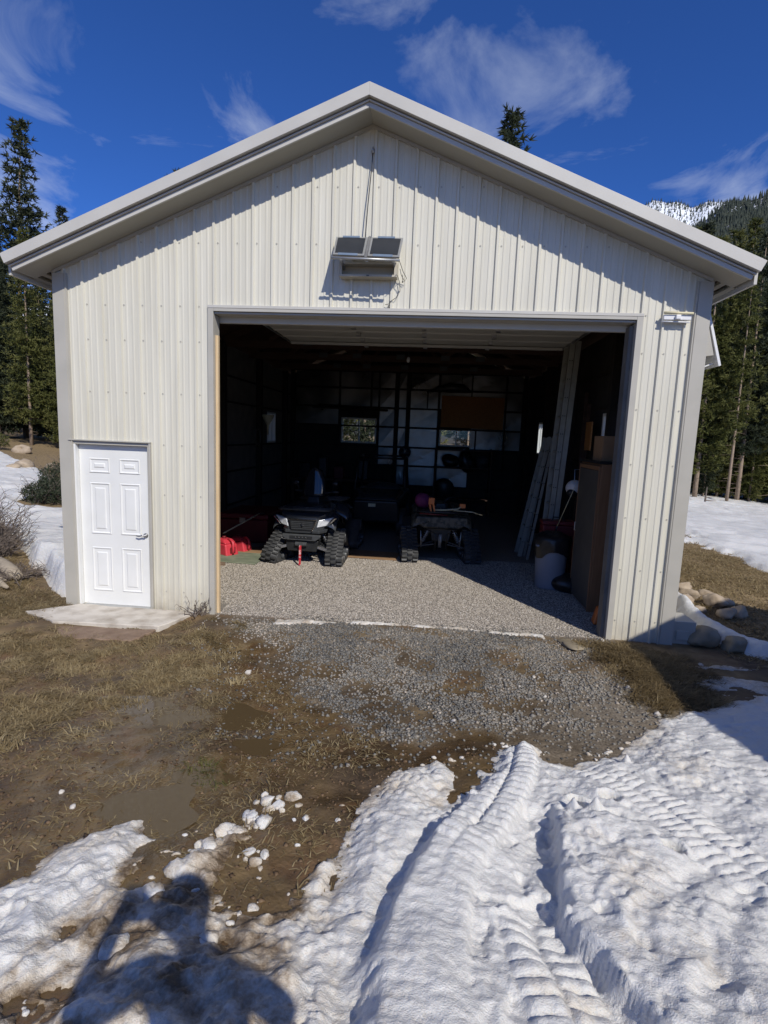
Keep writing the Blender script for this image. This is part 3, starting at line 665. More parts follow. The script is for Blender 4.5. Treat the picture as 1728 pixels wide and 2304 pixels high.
def shade_ice(X, Y):
    n = fbm(X * 0.7, Y * 2.2, 0.35, 4, 651)
    d = poly_sd(X, Y, [(6.95, -1.0), (7.5, -0.75), (8.6, -0.75), (8.8, -1.2), (7.6, -1.25), (7.0, -1.3)]) * 0.6 + 0.30 * n - 0.06
    th = smooth(0, 0.1, d) * 0.02
    return np.where(d > 0, np.maximum(th, 0.003), -0.05), np.clip(0.45 + 0.3 * n, 0, 1)
snow_sheet('shaded_ice', np.arange(6.8, 9.0, 0.03), np.arange(-1.5, -0.5, 0.02), shade_ice, 'grey ice patches in the shade right of the garage')
# broken snow chunks beside the left rut
b = MB(); rr = random.Random(5)
CH = [(3.83, -3.58, .045), (3.77, -3.66, .05), (3.70, -3.63, .05), (3.74, -3.84, .06), (3.66, -3.78, .055), (3.64, -3.92, .05), (3.575, -3.93, .05), (3.55, -4.06, .075), (3.505, -4.27, .07), (3.54, -4.22, .05), (3.455, -4.43, .075), (3.40, -4.50, .07), (3.75, -4.08, .035), (3.80, -4.14, .035), (3.83, -4.08, .03), (3.95, -3.75, .025), (3.77, -4.63, .05), (3.75, -4.78, .05), (3.46, -4.72, .08), (3.60, -4.64, .05), (3.69, -4.73, .05), (3.50, -4.13, .04), (3.61, -4.36, .03), (3.88, -4.42, .03)]
for i, (x, y, r) in enumerate(CH):
    for k in range(4 if r > .045 else 2):
        xx, yy = x + (k > 0) * rr.uniform(-.06, .06), y + (k > 0) * rr.uniform(-.06, .06); q = r * (1 if k == 0 else rr.uniform(.35, .7))
        b.lump((xx, yy, g_at(xx, yy) + q * .18), (q * rr.uniform(.7, 1.25), q * rr.uniform(.6, 1.2), q * rr.uniform(.45, .75)), seed=i * 7 + k, n=3, amp=0.55, facet=1.0)
for i in range(60):
    x, y = rr.uniform(2.9, 4.2), rr.uniform(-5.0, -3.9); r = rr.uniform(.006, .018)
    b.lump((x, y, g_at(x, y) + r * .2), (r * rr.uniform(.7, 1.6), r, r * .6), seed=i, n=2, amp=.5, facet=1.0)
for i in range(70):
    x = rr.uniform(4.1, 6.9); y = np.interp(x, [4.1, 4.6, 5.2, 5.6, 6.1, 6.9], [-3.75, -3.05, -2.62, -2.85, -2.5, -1.8]) + rr.gauss(0.0, .05); r = rr.uniform(.006, .022)
    b.lump((x, y, g_at(x, y) + r * .3), (r * rr.uniform(.8, 1.6), r * rr.uniform(.7, 1.2), r * .7), seed=i, n=2, amp=.5, facet=1.0)
me = b.mesh('broken_snow_chunks', smooth_on=True)
at = me.attributes.new('dirt', 'FLOAT', 'POINT'); at.data.foreach_set('value', np.array([0.40 + 0.20 * math.sin(p[0] * 23 + p[1] * 31) + .15 * math.sin(p[1] * 57) for p in b.v], np.float32))
tag(link('broken_snow_chunks', me, M['snow']), 'rounded lumps of old snow scattered along the rut edges', None, None, 'stuff')

# ------------------------------------------------------------------ gravel, clods, grass
OCT_V = np.array([(1, 0, 0), (-1, 0, 0), (0, 1, 0), (0, -1, 0), (0, 0, 1), (0, 0, -1)], float)
OCT_F = np.array([(0, 2, 4), (2, 1, 4), (1, 3, 4), (3, 0, 4), (2, 0, 5), (1, 2, 5), (3, 1, 5), (0, 3, 5)])
def pebbles(name, P, R, shade, m, label, flat=0.6):
    n = len(P)
    V = OCT_V[None] * (1 + 0.35 * (RS.rand(n, 6, 1) - 0.5)) + 0.22 * (RS.rand(n, 6, 3) - 0.5)
    V[:, :, 2] *= flat
    ax = RS.randn(n, 3); ax /= np.linalg.norm(ax, axis=1, keepdims=True); an = RS.rand(n) * 6.28
    tilt = (RS.rand(n) - .5) * 1.2
    c, s = np.cos(an)[:, None], np.sin(an)[:, None]
    ct, st = np.cos(tilt)[:, None], np.sin(tilt)[:, None]
    y2, z2 = V[:, :, 1] * ct - V[:, :, 2] * st, V[:, :, 1] * st + V[:, :, 2] * ct
    V = np.stack([V[:, :, 0] * c - y2 * s, V[:, :, 0] * s + y2 * c, z2], 2)
    V = V * R[:, None, None] + P[:, None, :]
    F = (OCT_F[None] + (np.arange(n) * 6)[:, None, None]).reshape(-1, 3)
    me = mesh_np(name, V.reshape(-1, 3), F, {'shade': np.repeat(shade, 6)}, smooth_on=False)
    return tag(link(name, me, m), label, None, None, 'stuff')
def scatter(n, x0, x1, y0, y1, dens):
    x = RS.uniform(x0, x1, n); y = RS.uniform(y0, y1, n)
    k = RS.rand(n) < dens(x, y)
    x, y = x[k], y[k]
    return x, y, ground_h(x, y)
x, y, z = scatter(62000, 1.95, 7.1, 0.0, 3.9, lambda x, y: np.clip(1.0 - 0.30 * (x > 6.5 - 0.45 * y), 0, 1) * (x > 1.5 + 0.0 * y) * ((y > 0.05) | (x < 6.7)))
pebbles('pea_gravel', np.stack([x, y, z + .002], 1), RS.uniform(.006, .0125, len(x)), np.clip(RS.normal(.5, .22, len(x)), 0, 1), M['gravelin'], 'pale pea gravel covering the garage floor')
x, y, z = scatter(20000, 0.2, 1.95, 0.4, 3.9, lambda x, y: np.ones_like(x))
pebbles('side_gravel', np.stack([x, y, z + .002], 1), RS.uniform(.006, .0125, len(x)), np.clip(RS.normal(.5, .22, len(x)), 0, 1), M['gravelin'], 'pale pea gravel behind the left door jamb')
def dens_out(x, y):
    d = poly_sd(x, y, GRAVEL_OUT) + 0.45 * fbm(x, y, 0.6, 5, 41, .6)
    return smooth(-0.25, 0.40, d) ** 1.5 * (0.15 + 0.85 * smooth(-.28, .12, fbm(x, y, .45, 4, 45))) * smooth(0.25, -0.15, y) + 0.07 * (d > -0.8)
x, y, z = scatter(44000, 1.9, 6.8, -3.2, 0.25, dens_out)
sh = np.clip(RS.normal(.30, .17, len(x)) + .20 * smooth(-.1, .35, fbm(x, y, .7, 3, 47)) + .18 * smooth(3.6, 2.6, x) * smooth(-1.6, -.6, y), 0, 1)
pebbles('wet_gravel', np.stack([x, y, z + .003], 1), RS.uniform(.0085, .019, len(x)) * (1 + .5 * (RS.rand(len(x)) > .95)), sh, M['gravelout'], 'dark wet crushed gravel on the drive before the opening')
x, y, z = scatter(22000, 0.4, 5.2, -5.0, -0.6, lambda x, y: (0.25 + 0.75 * smooth(-.2, .3, fbm(x, y, .4, 4, 71))) * smooth(0.10, -0.15, poly_sd(x, y, GRAVEL_OUT)) * .75)
pebbles('mud_clods', np.stack([x, y, z], 1), RS.uniform(.004, .008, len(x)) + .016 * RS.rand(len(x)) ** 4, np.clip(RS.normal(.35, .2, len(x)), 0, 1), M['clod'], 'crumbs of wet brown mud across the yard', .4)

def grass(name, centres, nb, lng, m, label, flow=None, lie=0.35, spread=0.07, wid=0.0028):
    """bent matted blades, three triangles each"""
    n = len(centres) * nb
    cx = np.repeat(centres[:, 0], nb); cy = np.repeat(centres[:, 1], nb)
    fa = np.repeat(RS.rand(len(centres)) * 6.28 if flow is None else flow + RS.normal(0, .9, len(centres)), nb) + RS.normal(0, .8, n)
    px, py = cx + RS.normal(0, spread, n), cy + RS.normal(0, spread, n)
    pz = ground_h(px, py)
    ln = lng * RS.uniform(.5, 1.3, n)
    el = RS.uniform(0.05, lie, n)
    dx, dy = np.cos(fa), np.sin(fa)
    h1 = ln * .45; 
    wv = wid * RS.uniform(.6, 1.4, n)
    sx, sy = -dy * wv, dx * wv
    b0 = np.stack([px, py, pz], 1)
    b1 = b0 + np.stack([dx * h1 * np.cos(el), dy * h1 * np.cos(el), h1 * np.sin(el) + .004], 1)
    b2 = b1 + np.stack([dx * h1 * np.cos(el * .2), dy * h1, h1 * np.sin(el * .3) - .012 * RS.rand(n)], 1)
    side = np.stack([sx, sy, np.zeros(n)], 1)
    V = np.stack([b0 - side, b0 + side, b1 - side * .8, b1 + side * .8, b2], 1).reshape(-1, 3)
    i = np.arange(n)[:, None] * 5
    F = np.concatenate([i + np.array([[0, 1, 3]]), i + np.array([[0, 3, 2]]), i + np.array([[2, 3, 4]])])
    sh = np.clip(np.repeat(RS.normal(.45, .2, len(centres)), nb) + RS.normal(0, .18, n), 0, 1)
    me = mesh_np(name, V, F, {'shade': np.repeat(sh, 5)}, smooth_on=False)
    return tag(link(name, me, m), label, None, None, 'stuff')
def centres(n, x0, x1, y0, y1, dens):
    x, y, z = scatter(n, x0, x1, y0, y1, dens); return np.stack([x, y], 1)
SLAB = [(-0.30, -0.48), (0.13, -0.06), (1.72, -0.06), (1.5, -0.64), (0.32, -0.72)]
c = centres(3000, -1.6, 3.3, -4.6, 0.3, lambda x, y: smooth(-.15, .35, poly_sd(x, y, LGRASS) + .5 * fbm(x, y, .4, 4, 88)) * (poly_sd(x, y, SLAB) < -.02) * (0.06 + .94 * smooth(-.22, .12, fbm(x, y, .42, 4, 91))) * ~((y > -.03) & (x > -.05)))
grass('dead_lawn_grass', c, 60, .10, M['grassdry'], 'matted dead straw coloured grass in front of the side door', lie=.75, spread=.045)
c = centres(700, 6.25, 8.4, -1.95, 0.0, lambda x, y: smooth(-.1, .2, poly_sd(x, y, RGRASS) + .15 * fbm(x, y, .3, 3, 95)))
grass('dead_verge_grass', c, 80, .14, M['grassdry'], 'straw grass clump beside the right corner of the garage', flow=-.8, lie=.8, spread=.06)
c = centres(1500, 8.2, 12.5, -0.8, 10, lambda x, y: smooth(12.0, 11.2, x) * np.ones_like(x))
grass('dead_field_grass', c, 40, .11, M['grassdry'], 'flattened dead grass between the rocks and snow field', spread=.16, wid=.006, lie=.7)
c = centres(1100, -4.5, 0.05, -0.6, 2.4, lambda x, y: smooth(0.0, -.15, poly_sd(x, y, LBANK)) * (y < 1.2 - x * .75))
grass('dead_bank_grass', c, 34, .13, M['grassdry'], 'long dead grass at the left corner of the garage', lie=.6)
c = centres(4200, 0.8, 4.3, -4.4, -0.7, lambda x, y: .42 * smooth(0.05, -0.2, poly_sd(x, y, GRAVEL_OUT)) * (0.2 + .8 * smooth(-.1, .3, fbm(x, y, .3, 4, 97))))
grass('straw_litter', c, 13, .065, M['grassdry'], 'loose bits of straw trodden into the mud', lie=.4, spread=.07)
c = np.stack([RS.normal(3.27, .07, 16), RS.normal(-3.35, .05, 16)], 1)
grass('green_grass_tuft', c, 12, .06, M['grassgreen'], 'small olive green patch of grass shoots in the mud', lie=.9, spread=.03)

# ------------------------------------------------------------------ mountains
def ridge_mesh(name, dist, depth, az0, az1, elev, snowf, n=220, mlev=50):
    az = np.linspace(az0, az1, n); r = np.linspace(0, 1, mlev)
    A, Rr = np.meshgrid(az, r)
    D = dist - depth * (1 - Rr)
    E = elev(A)
    top = E * dist
    prof = Rr ** 1.15
    nse = 18 * fbm(A * dist, D * 1.0, 90.0, 4, 701) * np.clip(Rr * 3, 0, 1) * (1 - Rr * .75)
    Z = -6 + (top + 6) * prof + nse
    Xm, Ym = CAM[0] + D * np.sin(A), CAM[1] + D * np.cos(A)
    s = snowf(A, Rr, Xm, Ym)
    # far side so that the ridge is a solid hill
    back = np.stack([CAM[0] + (dist + depth * .6) * np.sin(az), CAM[1] + (dist + depth * .6) * np.cos(az), np.full(n, -10.0)], 1)
    V = np.concatenate([np.stack([Xm.ravel(), Ym.ravel(), Z.ravel()], 1), back])
    F = grid_faces(n, mlev)
    i = (mlev - 1) * n + np.arange(n - 1)
    F = np.concatenate([F, np.stack([i, i + 1, i + n + 1, i + n], 1)])
    me = mesh_np(name, V, F, {'snow': np.concatenate([s.ravel(), np.zeros(n)])})
    tag(link(name, me, M['mountain']), None, None, None, 'structure')
    return A, Rr, Xm, Ym, Z, s
def el_far(a): return np.interp(a, [-1.2, -.7, -.4, 0.0, .30, .36, .42, .50, .7, 1.2], [.14, .17, .22, .30, .375, .376, .370, .33, .25, .16]) + .006 * np.sin(a * 60) + .003 * np.sin(a * 173)
def el_near(a): return np.interp(a, [-.2, 0.1, .25, .33, .367, .40, .43, .46, .50, .58, .8, 1.2], [.08, .14, .22, .29, .315, .338, .358, .366, .372, .38, .36, .28]) + .002 * np.sin(a * 90)
FA = ridge_mesh('snowy_ridge', 1500, 900, -1.2, 1.2, el_far, lambda a, r, x, y: .20 + .62 * smooth(.70, .9, r) + .25 * fbm(x, y, 60, 3, 711))
NE = ridge_mesh('forested_hill', 900, 700, -.2, 1.2, el_near, lambda a, r, x, y: .16 + .30 * smooth(.55, .95, r) + .42 * fbm(x, y, 40, 4, 721))
def cone_forest(name, data, count, hgt, m, label, dens, azr):
    A, Rr, Xm, Ym, Z, s = data
    nr, na = A.shape
    i = RS.uniform(0, 1, count) ; j = RS.uniform(0, nr - 1.001, count)
    a0, a1 = A[0, 0], A[0, -1]
    fa = (azr[0] + i * (azr[1] - azr[0]) - a0) / (a1 - a0) * (na - 1)
    i0, j0 = fa.astype(int), j.astype(int); u, v = fa - i0, j - j0
    def bl(q): return (q[j0, i0] * (1 - u) + q[j0, np.minimum(i0 + 1, na - 1)] * u) * (1 - v) + (q[j0 + 1, i0] * (1 - u) + q[j0 + 1, np.minimum(i0 + 1, na - 1)] * u) * v
    x, y, z, sn, rr = bl(Xm), bl(Ym), bl(Z), bl(s), bl(Rr)
    k = RS.rand(count) < dens(sn, rr, x, y)
    x, y, z = x[k], y[k], z[k]; n = len(x)
    h = hgt * RS.uniform(.55, 1.25, n); r = h * RS.uniform(.11, .19, n)
    K = 5; ang = np.arange(K) * 2 * math.pi / K
    V = np.zeros((n, 2 * (K + 1), 3))
    for t, (zb, zt, rs) in enumerate(((.06, .68, 1.0), (.42, 1.0, .66))):
        o = RS.rand(n)[:, None] * 6.28
        jr = RS.uniform(.7, 1.3, (n, K))
        V[:, t * 6:t * 6 + K, 0] = x[:, None] + np.cos(ang + o) * r[:, None] * rs * jr
        V[:, t * 6:t * 6 + K, 1] = y[:, None] + np.sin(ang + o) * r[:, None] * rs * jr
        V[:, t * 6:t * 6 + K, 2] = z[:, None] + h[:, None] * zb
        V[:, t * 6 + K, 0] = x; V[:, t * 6 + K, 1] = y; V[:, t * 6 + K, 2] = z + h * zt
    F = np.array([(t * 6 + q, t * 6 + (q + 1) % K, t * 6 + K) for t in (0, 1) for q in range(K)])
    F = (F[None] + (np.arange(n) * 12)[:, None, None]).reshape(-1, 3)
    me = mesh_np(name, V.reshape(-1, 3), F, {'shade': np.repeat(np.clip(RS.normal(.45, .25, n), 0, 1), 12)}, smooth_on=False)
    tag(link(name, me, m), label, None, None, 'stuff')
cone_forest('ridge_forest', FA, 42000, 7.5, M['farneedles'], 'sparse dark conifers on the snowy far ridge', lambda s, r, x, y: np.where(r > .97, .9, .85 - .40 * smooth(.5, .9, s)) * (r > .35), (.15, .75))
cone_forest('hill_forest', NE, 46000, 8.5, M['farneedles'], 'dense dark conifer forest covering the hill on the right', lambda s, r, x, y: .95 - .6 * smooth(.30, .55, s), (.22, .85))

# ------------------------------------------------------------------ conifers
def tree_meshes(seed, H=16.0, rbase=2.0, crown0=.18, dens=1.0, taper=1.0, gap=.12, tr=.13):
    rs = np.random.RandomState(seed)
    b = MB(); pts = []; rad = []
    lean = rs.normal(0, .25, 2)
    for i in range(9):
        t = i / 8; pts.append((lean[0] * t * t + .05 * math.sin(3 * t + seed), lean[1] * t * t, H * .985 * t - .4 * (i == 0))); rad.append(max(.012, tr * (1 - t) ** .85 + .01))
    b.tube(pts, rad, 7)
    def axis(z):
        t = z / (H * .985); return lean[0] * t * t + .05 * math.sin(3 * t + seed), lean[1] * t * t
    V = []; SH = []
    z = H * crown0
    dead = MB()
    zz = H * .06
    while zz < H * (crown0 + .15):
        ax, ay = axis(zz); a = rs.rand() * 6.28; l = rs.uniform(.3, 1.1)
        b.tube([(ax, ay, zz), (ax + math.cos(a) * l, ay + math.sin(a) * l, zz - .1 * l)], [.018, .006], 4, caps=False); zz += rs.uniform(.15, .5)
    while z < H * .995:
        t = (z / H - crown0) / (1 - crown0)
        Lm = rbase * ((1 - t) ** (.75 * taper)) * (0.55 + 0.45 * min(1, t / .18)) + .10
        nb = max(3, int(rs.poisson(5.2 * dens * (1 - .35 * t))))
        for k in range(nb):
            if rs.rand() < gap: continue
            a = rs.rand() * 6.28; l = Lm * rs.uniform(.55, 1.15)
            zb = z + rs.uniform(-.15, .15); ax, ay = axis(zb)
            droop = rs.uniform(-.35, .15) + .45 * t
            ncl = max(3, int(l / .135))
            br = rs.normal(0, .16)
            for c in range(ncl):
                f = (c + .6 + rs.uniform(-.3, .3)) / ncl
                if f < .18: continue
                cx = ax + math.cos(a) * l * f; cy = ay + math.sin(a) * l * f; cz = zb + droop * l * f + .18 * l * f * f
                sd = rs.normal(0, .10 + .09 * l * (1 - abs(f - .55)), 3)
                cx += sd[0]; cy += sd[1]; cz += sd[2] * .45
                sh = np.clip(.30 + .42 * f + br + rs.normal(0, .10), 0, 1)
                q = .20 + .13 * rs.rand()
                for w in range(8):
                    d = rs.normal(0, 1, 3); d += np.array([math.cos(a), math.sin(a), .55]) * .9; d /= np.linalg.norm(d)
                    s = np.cross(d, rs.normal(0, 1, 3)); s /= np.linalg.norm(s) + 1e-6
                    p0 = np.array([cx, cy, cz]); p1 = p0 + d * q; s = s * .042
                    V += [p0 - s, p0 + s, p1]; SH += [sh] * 3
        z += H * .0155 * rs.uniform(.7, 1.4)
    V = np.array(V); F = np.arange(len(V)).reshape(-1, 3)
    return b.mesh('trunk', smooth_on=True), mesh_np('crown', V, F, {'shade': SH}, smooth_on=False)
PROTO = [tree_meshes(1, 16, 2.2, .12, 1.25), tree_meshes(2, 16, 1.9, .20, 1.15), tree_meshes(3, 18, 2.5, .05, 1.9, taper=1.1, gap=.05), tree_meshes(4, 14, 2.0, .08, 1.2), tree_meshes(5, 17, 1.7, .34, 1.0, gap=.2, tr=.10)]
PH = [16, 16, 18, 14, 17]
def tree(x, y, kind, h, label, group, blue=False, rz=0.0, wide=1.0):
    s = h / PH[kind]
    t = thing('pine_tree', label, 'tree', (x, y, g_at(x, y) - .05), rz, group)
    t.scale = (s * wide, s * wide, s)
    tm, cm = PROTO[kind]
    link('trunk', tm, M['bark'], t)
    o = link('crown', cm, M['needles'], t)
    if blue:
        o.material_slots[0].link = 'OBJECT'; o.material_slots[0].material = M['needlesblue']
    return t
GL, GR, GB = 'pines left of the garage', 'pines right of the garage', 'pines behind the garage'
tree(-18.2, 22.6, 2, 16.6, 'tall pointed pine rising highest at the left edge', GL, True, .4, 1.2)
tree(-16.8, 24.0, 1, 10.0, 'pine whose small tip shows just above the left eave', GL, False, 1.0)
tree(-10.2, 24.9, 3, 15.6, 'pine behind the roof, tiny tip above the left roof slope', GB, True, 2.0)
tree(7.9, 26.8, 2, 20.6, 'dark pine top standing above the right roof slope', GB, True, .9, 1.45)
left_spots = [(-13.2, 16.5, 0, 9.0, 'bushy pine nearest the boulders on the left'), (-15.6, 17.6, 2, 10.0, 'dense dark pine at the left edge, low crown'), (-11.2, 18.4, 1, 9.0, 'pine with bare pale trunk beside the left eave'),
              (-9.6, 19.5, 4, 8.5, 'thin pine close against the left garage wall'), (-14.2, 20.6, 2, 11.5, 'pine just under the tall pointed pine'), (-17.9, 19.2, 0, 12.0, 'pine cut by the left picture edge'),
              (-10.0, 15.6, 3, 8.5, 'short pine behind the snow bank near the left wall'), (-16.6, 25.4, 1, 10, 'pine standing behind the tall pointed pine'), (-8.4, 22.0, 0, 9.5, 'pine half hidden by the garage left wall'), (-19.5, 22.5, 2, 12, 'second pine at the left picture edge, lower than its neighbour'), (-12.4, 21.2, 2, 7.5, 'bushy low pine filling the gap beside the left wall'), (-17.0, 18.2, 2, 8.5, 'short broad pine above the left boulders'), (-11.9, 16.9, 2, 7.0, 'small broad pine low beside the garage left wall'), (-15.0, 20.0, 2, 8.0, 'broad dark pine in the middle of the left wood'), (-18.6, 20.6, 2, 10.5, 'broad pine low at the left picture edge'), (-14.0, 23.6, 2, 7.5, 'rear broad pine of the left wood'), (-16.2, 16.4, 3, 6.0, 'young pine in front of the left wood')]
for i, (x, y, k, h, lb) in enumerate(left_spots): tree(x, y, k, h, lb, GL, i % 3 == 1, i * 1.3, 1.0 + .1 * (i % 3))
right_spots = [(17.0, 22.2, 4, 12.5, 'slim pine nearest the garage right wall'), (18.3, 22.9, 0, 13.0, 'pine right of the slim pine, sunlit crown'), (19.4, 22.0, 4, 11.0, 'leaning pale trunked pine at the snow edge'), (20.6, 23.4, 1, 13.5, 'pine behind the leaning pale trunk'),
               (21.8, 22.6, 4, 12.0, 'pale trunked pine near the right picture edge'), (23.0, 24.2, 0, 14.0, 'pine at the right picture edge'), (16.0, 24.6, 2, 13.5, 'broad pine just right of the propped white panel'), (18.9, 25.4, 2, 14.5, 'dense pine in the second row of the right wood'),
               (21.2, 26.2, 2, 15.0, 'dense pine in the second row near the edge'), (17.3, 27.5, 1, 14.0, 'pine in the third row behind the panel'), (19.9, 28.4, 0, 15.5, 'tall pine in the third row of the wood'), (23.4, 27.6, 2, 15.5, 'tall dense pine far right, second row'),
               (15.0, 27.0, 0, 13.0, 'pine partly hidden by the right eave'), (22.3, 29.5, 0, 16.0, 'rear pine of the right wood'), (16.6, 30.5, 2, 15.0, 'rear pine seen below the right eave'), (17.9, 24.0, 2, 9.0, 'broad lower pine between the pale trunks'), (20.2, 24.6, 2, 9.5, 'broad lower pine behind the leaning trunk'), (22.4, 24.9, 2, 10.0, 'broad lower pine at the right picture edge'), (16.3, 23.4, 3, 6.5, 'young pine at the snow edge by the wall'), (19.0, 23.6, 3, 5.0, 'young pine among the pale trunks'), (21.4, 23.7, 3, 5.5, 'young pine near the right picture edge')]
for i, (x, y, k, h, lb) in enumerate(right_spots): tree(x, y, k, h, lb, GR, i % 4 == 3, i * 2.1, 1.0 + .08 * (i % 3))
rr = random.Random(21)
for i in range(9):
    tree(-5.0 + i * 2.3 + rr.uniform(-.6, .6), 17.5 + rr.uniform(0, 5), [1, 4, 3, 0][i % 4], 9.5 + rr.uniform(-1, 1.5), 'slender pine seen only through the rear garage windows', 'pines behind the rear windows', i % 3 == 0, i * 1.7)
# far wood closing the gap behind the right-hand pines
rs2 = np.random.RandomState(31)
V = []; SH = []
for i in range(420):
    a = rs2.uniform(.38, .78) if i < 300 else rs2.uniform(-.78, -.35); d = rs2.uniform(36, 75); x, y = CAM[0] + d * math.sin(a), CAM[1] + d * math.cos(a); z0 = g_at(x, y); H = rs2.uniform(7, 13) * (1 if a > 0 else .85)
    n = int(H * 11)
    for c in range(n):
        t = rs2.rand() ** 1.1; r = (1 - t) * 1.5 * rs2.rand() ** .5 + .1; an = rs2.rand() * 6.28
        p = np.array([x + r * math.cos(an), y + r * math.sin(an), z0 + H * (.05 + .95 * t)]); sh = np.clip(rs2.normal(.38, .18), 0, 1)
        for w_ in range(3):
            dd = rs2.normal(0, 1, 3); dd[2] = abs(dd[2]) * .5 - .2; dd /= np.linalg.norm(dd); s = np.cross(dd, rs2.normal(0, 1, 3)); s *= .11 / (np.linalg.norm(s) + 1e-6)
            V += [p - s, p + s, p + dd * .7]; SH += [sh] * 3
V = np.array(V)
tag(link('distant_wood', mesh_np('distant_wood', V, np.arange(len(V)).reshape(-1, 3), {'shade': SH}, smooth_on=False), M['needles']), 'dense pine wood filling the background', None, None, 'stuff')

# ------------------------------------------------------------------ garage shell
RX, RZ, SL = 3.725, 5.62, 0.4135          # ridge x, soffit height at ridge, roof slope
WX0, WX1 = 0.0, GW
OX0, OX1, OZ = 1.878, 6.742, 3.685        # vehicle opening
DX0, DX1, DZ = 0.172, 1.086, 2.046        # side door leaf
garage = thing('garage', 'cream ribbed metal garage with a gable roof and wide open front', 'garage', (RX, 0, 0))
def roofz(x): return RZ - SL * abs(x - RX)
RIB = [(-.022, 0), (-.012, .024), (.010, .024), (.020, 0), (.060, 0), (.066, .0045), (.082, .0045), (.088, 0), (.136, 0), (.142, .0045), (.158, .0045), (.164, 0)]
def siding(x0, x1, rib0, ztop, holes, place, name='siding_panel', zb=-0.02, pitch=.2286, per=4):
    """ribbed sheets, each 4 ribs wide; place(u, h, z) maps sheet coordinates to the world"""
    k0 = math.floor((x0 - rib0) / (pitch * per)) - 1
    while True:
        a = rib0 + k0 * pitch * per; bnd = a + pitch * per
        if a >= x1: break
        k0 += 1
        if bnd <= x0: continue
        us = []
        for j in range(per + 1):
            for du, h in RIB:
                u = a + j * pitch + du
                if u <= bnd + .024 + 1e-6: us.append((u, h))
        us.sort()
        ua = [u for u, h in us]; ha_ = [h for u, h in us]
        lo, hi = max(x0, a), min(x1, bnd)
        us = [(u, h) for u, h in us if lo <= u <= hi]
        for q in [lo, hi] + [q for ho in holes for q in ho[:2]]:
            if lo <= q <= hi: us.append((q, float(np.interp(q, ua, ha_))))
        us.sort()
        b = MB()
        for (u0, h0), (u1, h1) in zip(us, us[1:]):
            if u1 - u0 < 1e-6: continue
            um = (u0 + u1) / 2; segs = [(zb, None)]
            for ha, hb, za, zc in holes:
                if ha < um < hb:
                    ns = []
                    for s0, s1 in segs:
                        if za > zb: ns.append((s0, za))
                        ns.append((zc, s1))
                    segs = ns
            for s0, s1 in segs:
                t0, t1 = (ztop(u0), ztop(u1)) if s1 is None else (s1, s1)
                if t0 <= s0 and t1 <= s0: continue
                b.add([place(u0, h0, s0), place(u1, h1, s0), place(u1, h1, t1), place(u0, h0, t0)], [(0, 1, 2, 3)])
        if b.f: b.build(name, M['siding'], garage)
RIB0 = .337
siding(WX0 + .01, WX1 - .01, RIB0, lambda x: roofz(x) + .03, [(OX0, OX1, -1, OZ + .01), (DX0 - .06, DX1 + .05, -1, DZ + .05)], lambda u, h, z: (u, -h, z))
WR = [(2.28, 3.12, 2.02, 2.80), (7.95, 8.60, 1.95, 2.80)]     # right wall windows (y0,y1,z0,z1)
WL = [(8.25, 9.05, 1.98, 2.82)]                               # left wall window
WB = [(1.66, 2.78, 2.03, 2.82), (4.76, 5.82, 2.04, 2.58)]     # rear windows (x0,x1,z0,z1)
siding(0, GD, .1, lambda y: 4.12, WR, lambda u, h, z: (GW + h, u, z))
siding(0, GD, .1, lambda y: 4.12, WL, lambda u, h, z: (-h, u, z))
siding(0, GW, .1, lambda x: roofz(x) + .03, WB, lambda u, h, z: (u, GD + h, z))
# inner boards
def board_wall(name, m, u0, u1, z0, ztop, holes, place, th=.02):
    cuts = sorted({u0, u1, *[q for h in holes for q in h[:2]], *([RX] if callable(ztop) else [])})
    b = MB()
    for a, c in zip(cuts, cuts[1:]):
        if a < u0 or c > u1: continue
        um = (a + c) / 2; segs = [(z0, None)]
        for ha, hb, za, zc in holes:
            if ha < um < hb: segs = [(s0, za) if k == 0 else (zc, s1) for s0, s1 in segs for k in (0, 1)]
        for s0, s1 in segs:
            t0, t1 = ((ztop(a), ztop(c)) if callable(ztop) else (ztop, ztop)) if s1 is None else (s1, s1)
            b.hexa([place(a, 0, s0), place(c, 0, s0), place(c, th, s0), place(a, th, s0), place(a, 0, t0), place(c, 0, t1), place(c, th, t1), place(a, th, t0)])
    return b.build(name, m, garage)
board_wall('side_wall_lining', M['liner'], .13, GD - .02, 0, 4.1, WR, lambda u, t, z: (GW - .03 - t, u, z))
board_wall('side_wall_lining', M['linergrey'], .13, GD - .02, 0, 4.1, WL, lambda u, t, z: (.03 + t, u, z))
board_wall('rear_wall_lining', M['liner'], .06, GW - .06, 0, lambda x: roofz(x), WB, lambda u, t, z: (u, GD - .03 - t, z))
board_wall('front_wall_lining', M['liner'], .06, GW - .06, 0, lambda x: roofz(x), [(OX0 - .02, OX1 + .02, -.01, OZ + .10), (DX0 - .06, DX1 + .06, -.01, DZ + .06)], lambda u, t, z: (u, .10 + t, z))
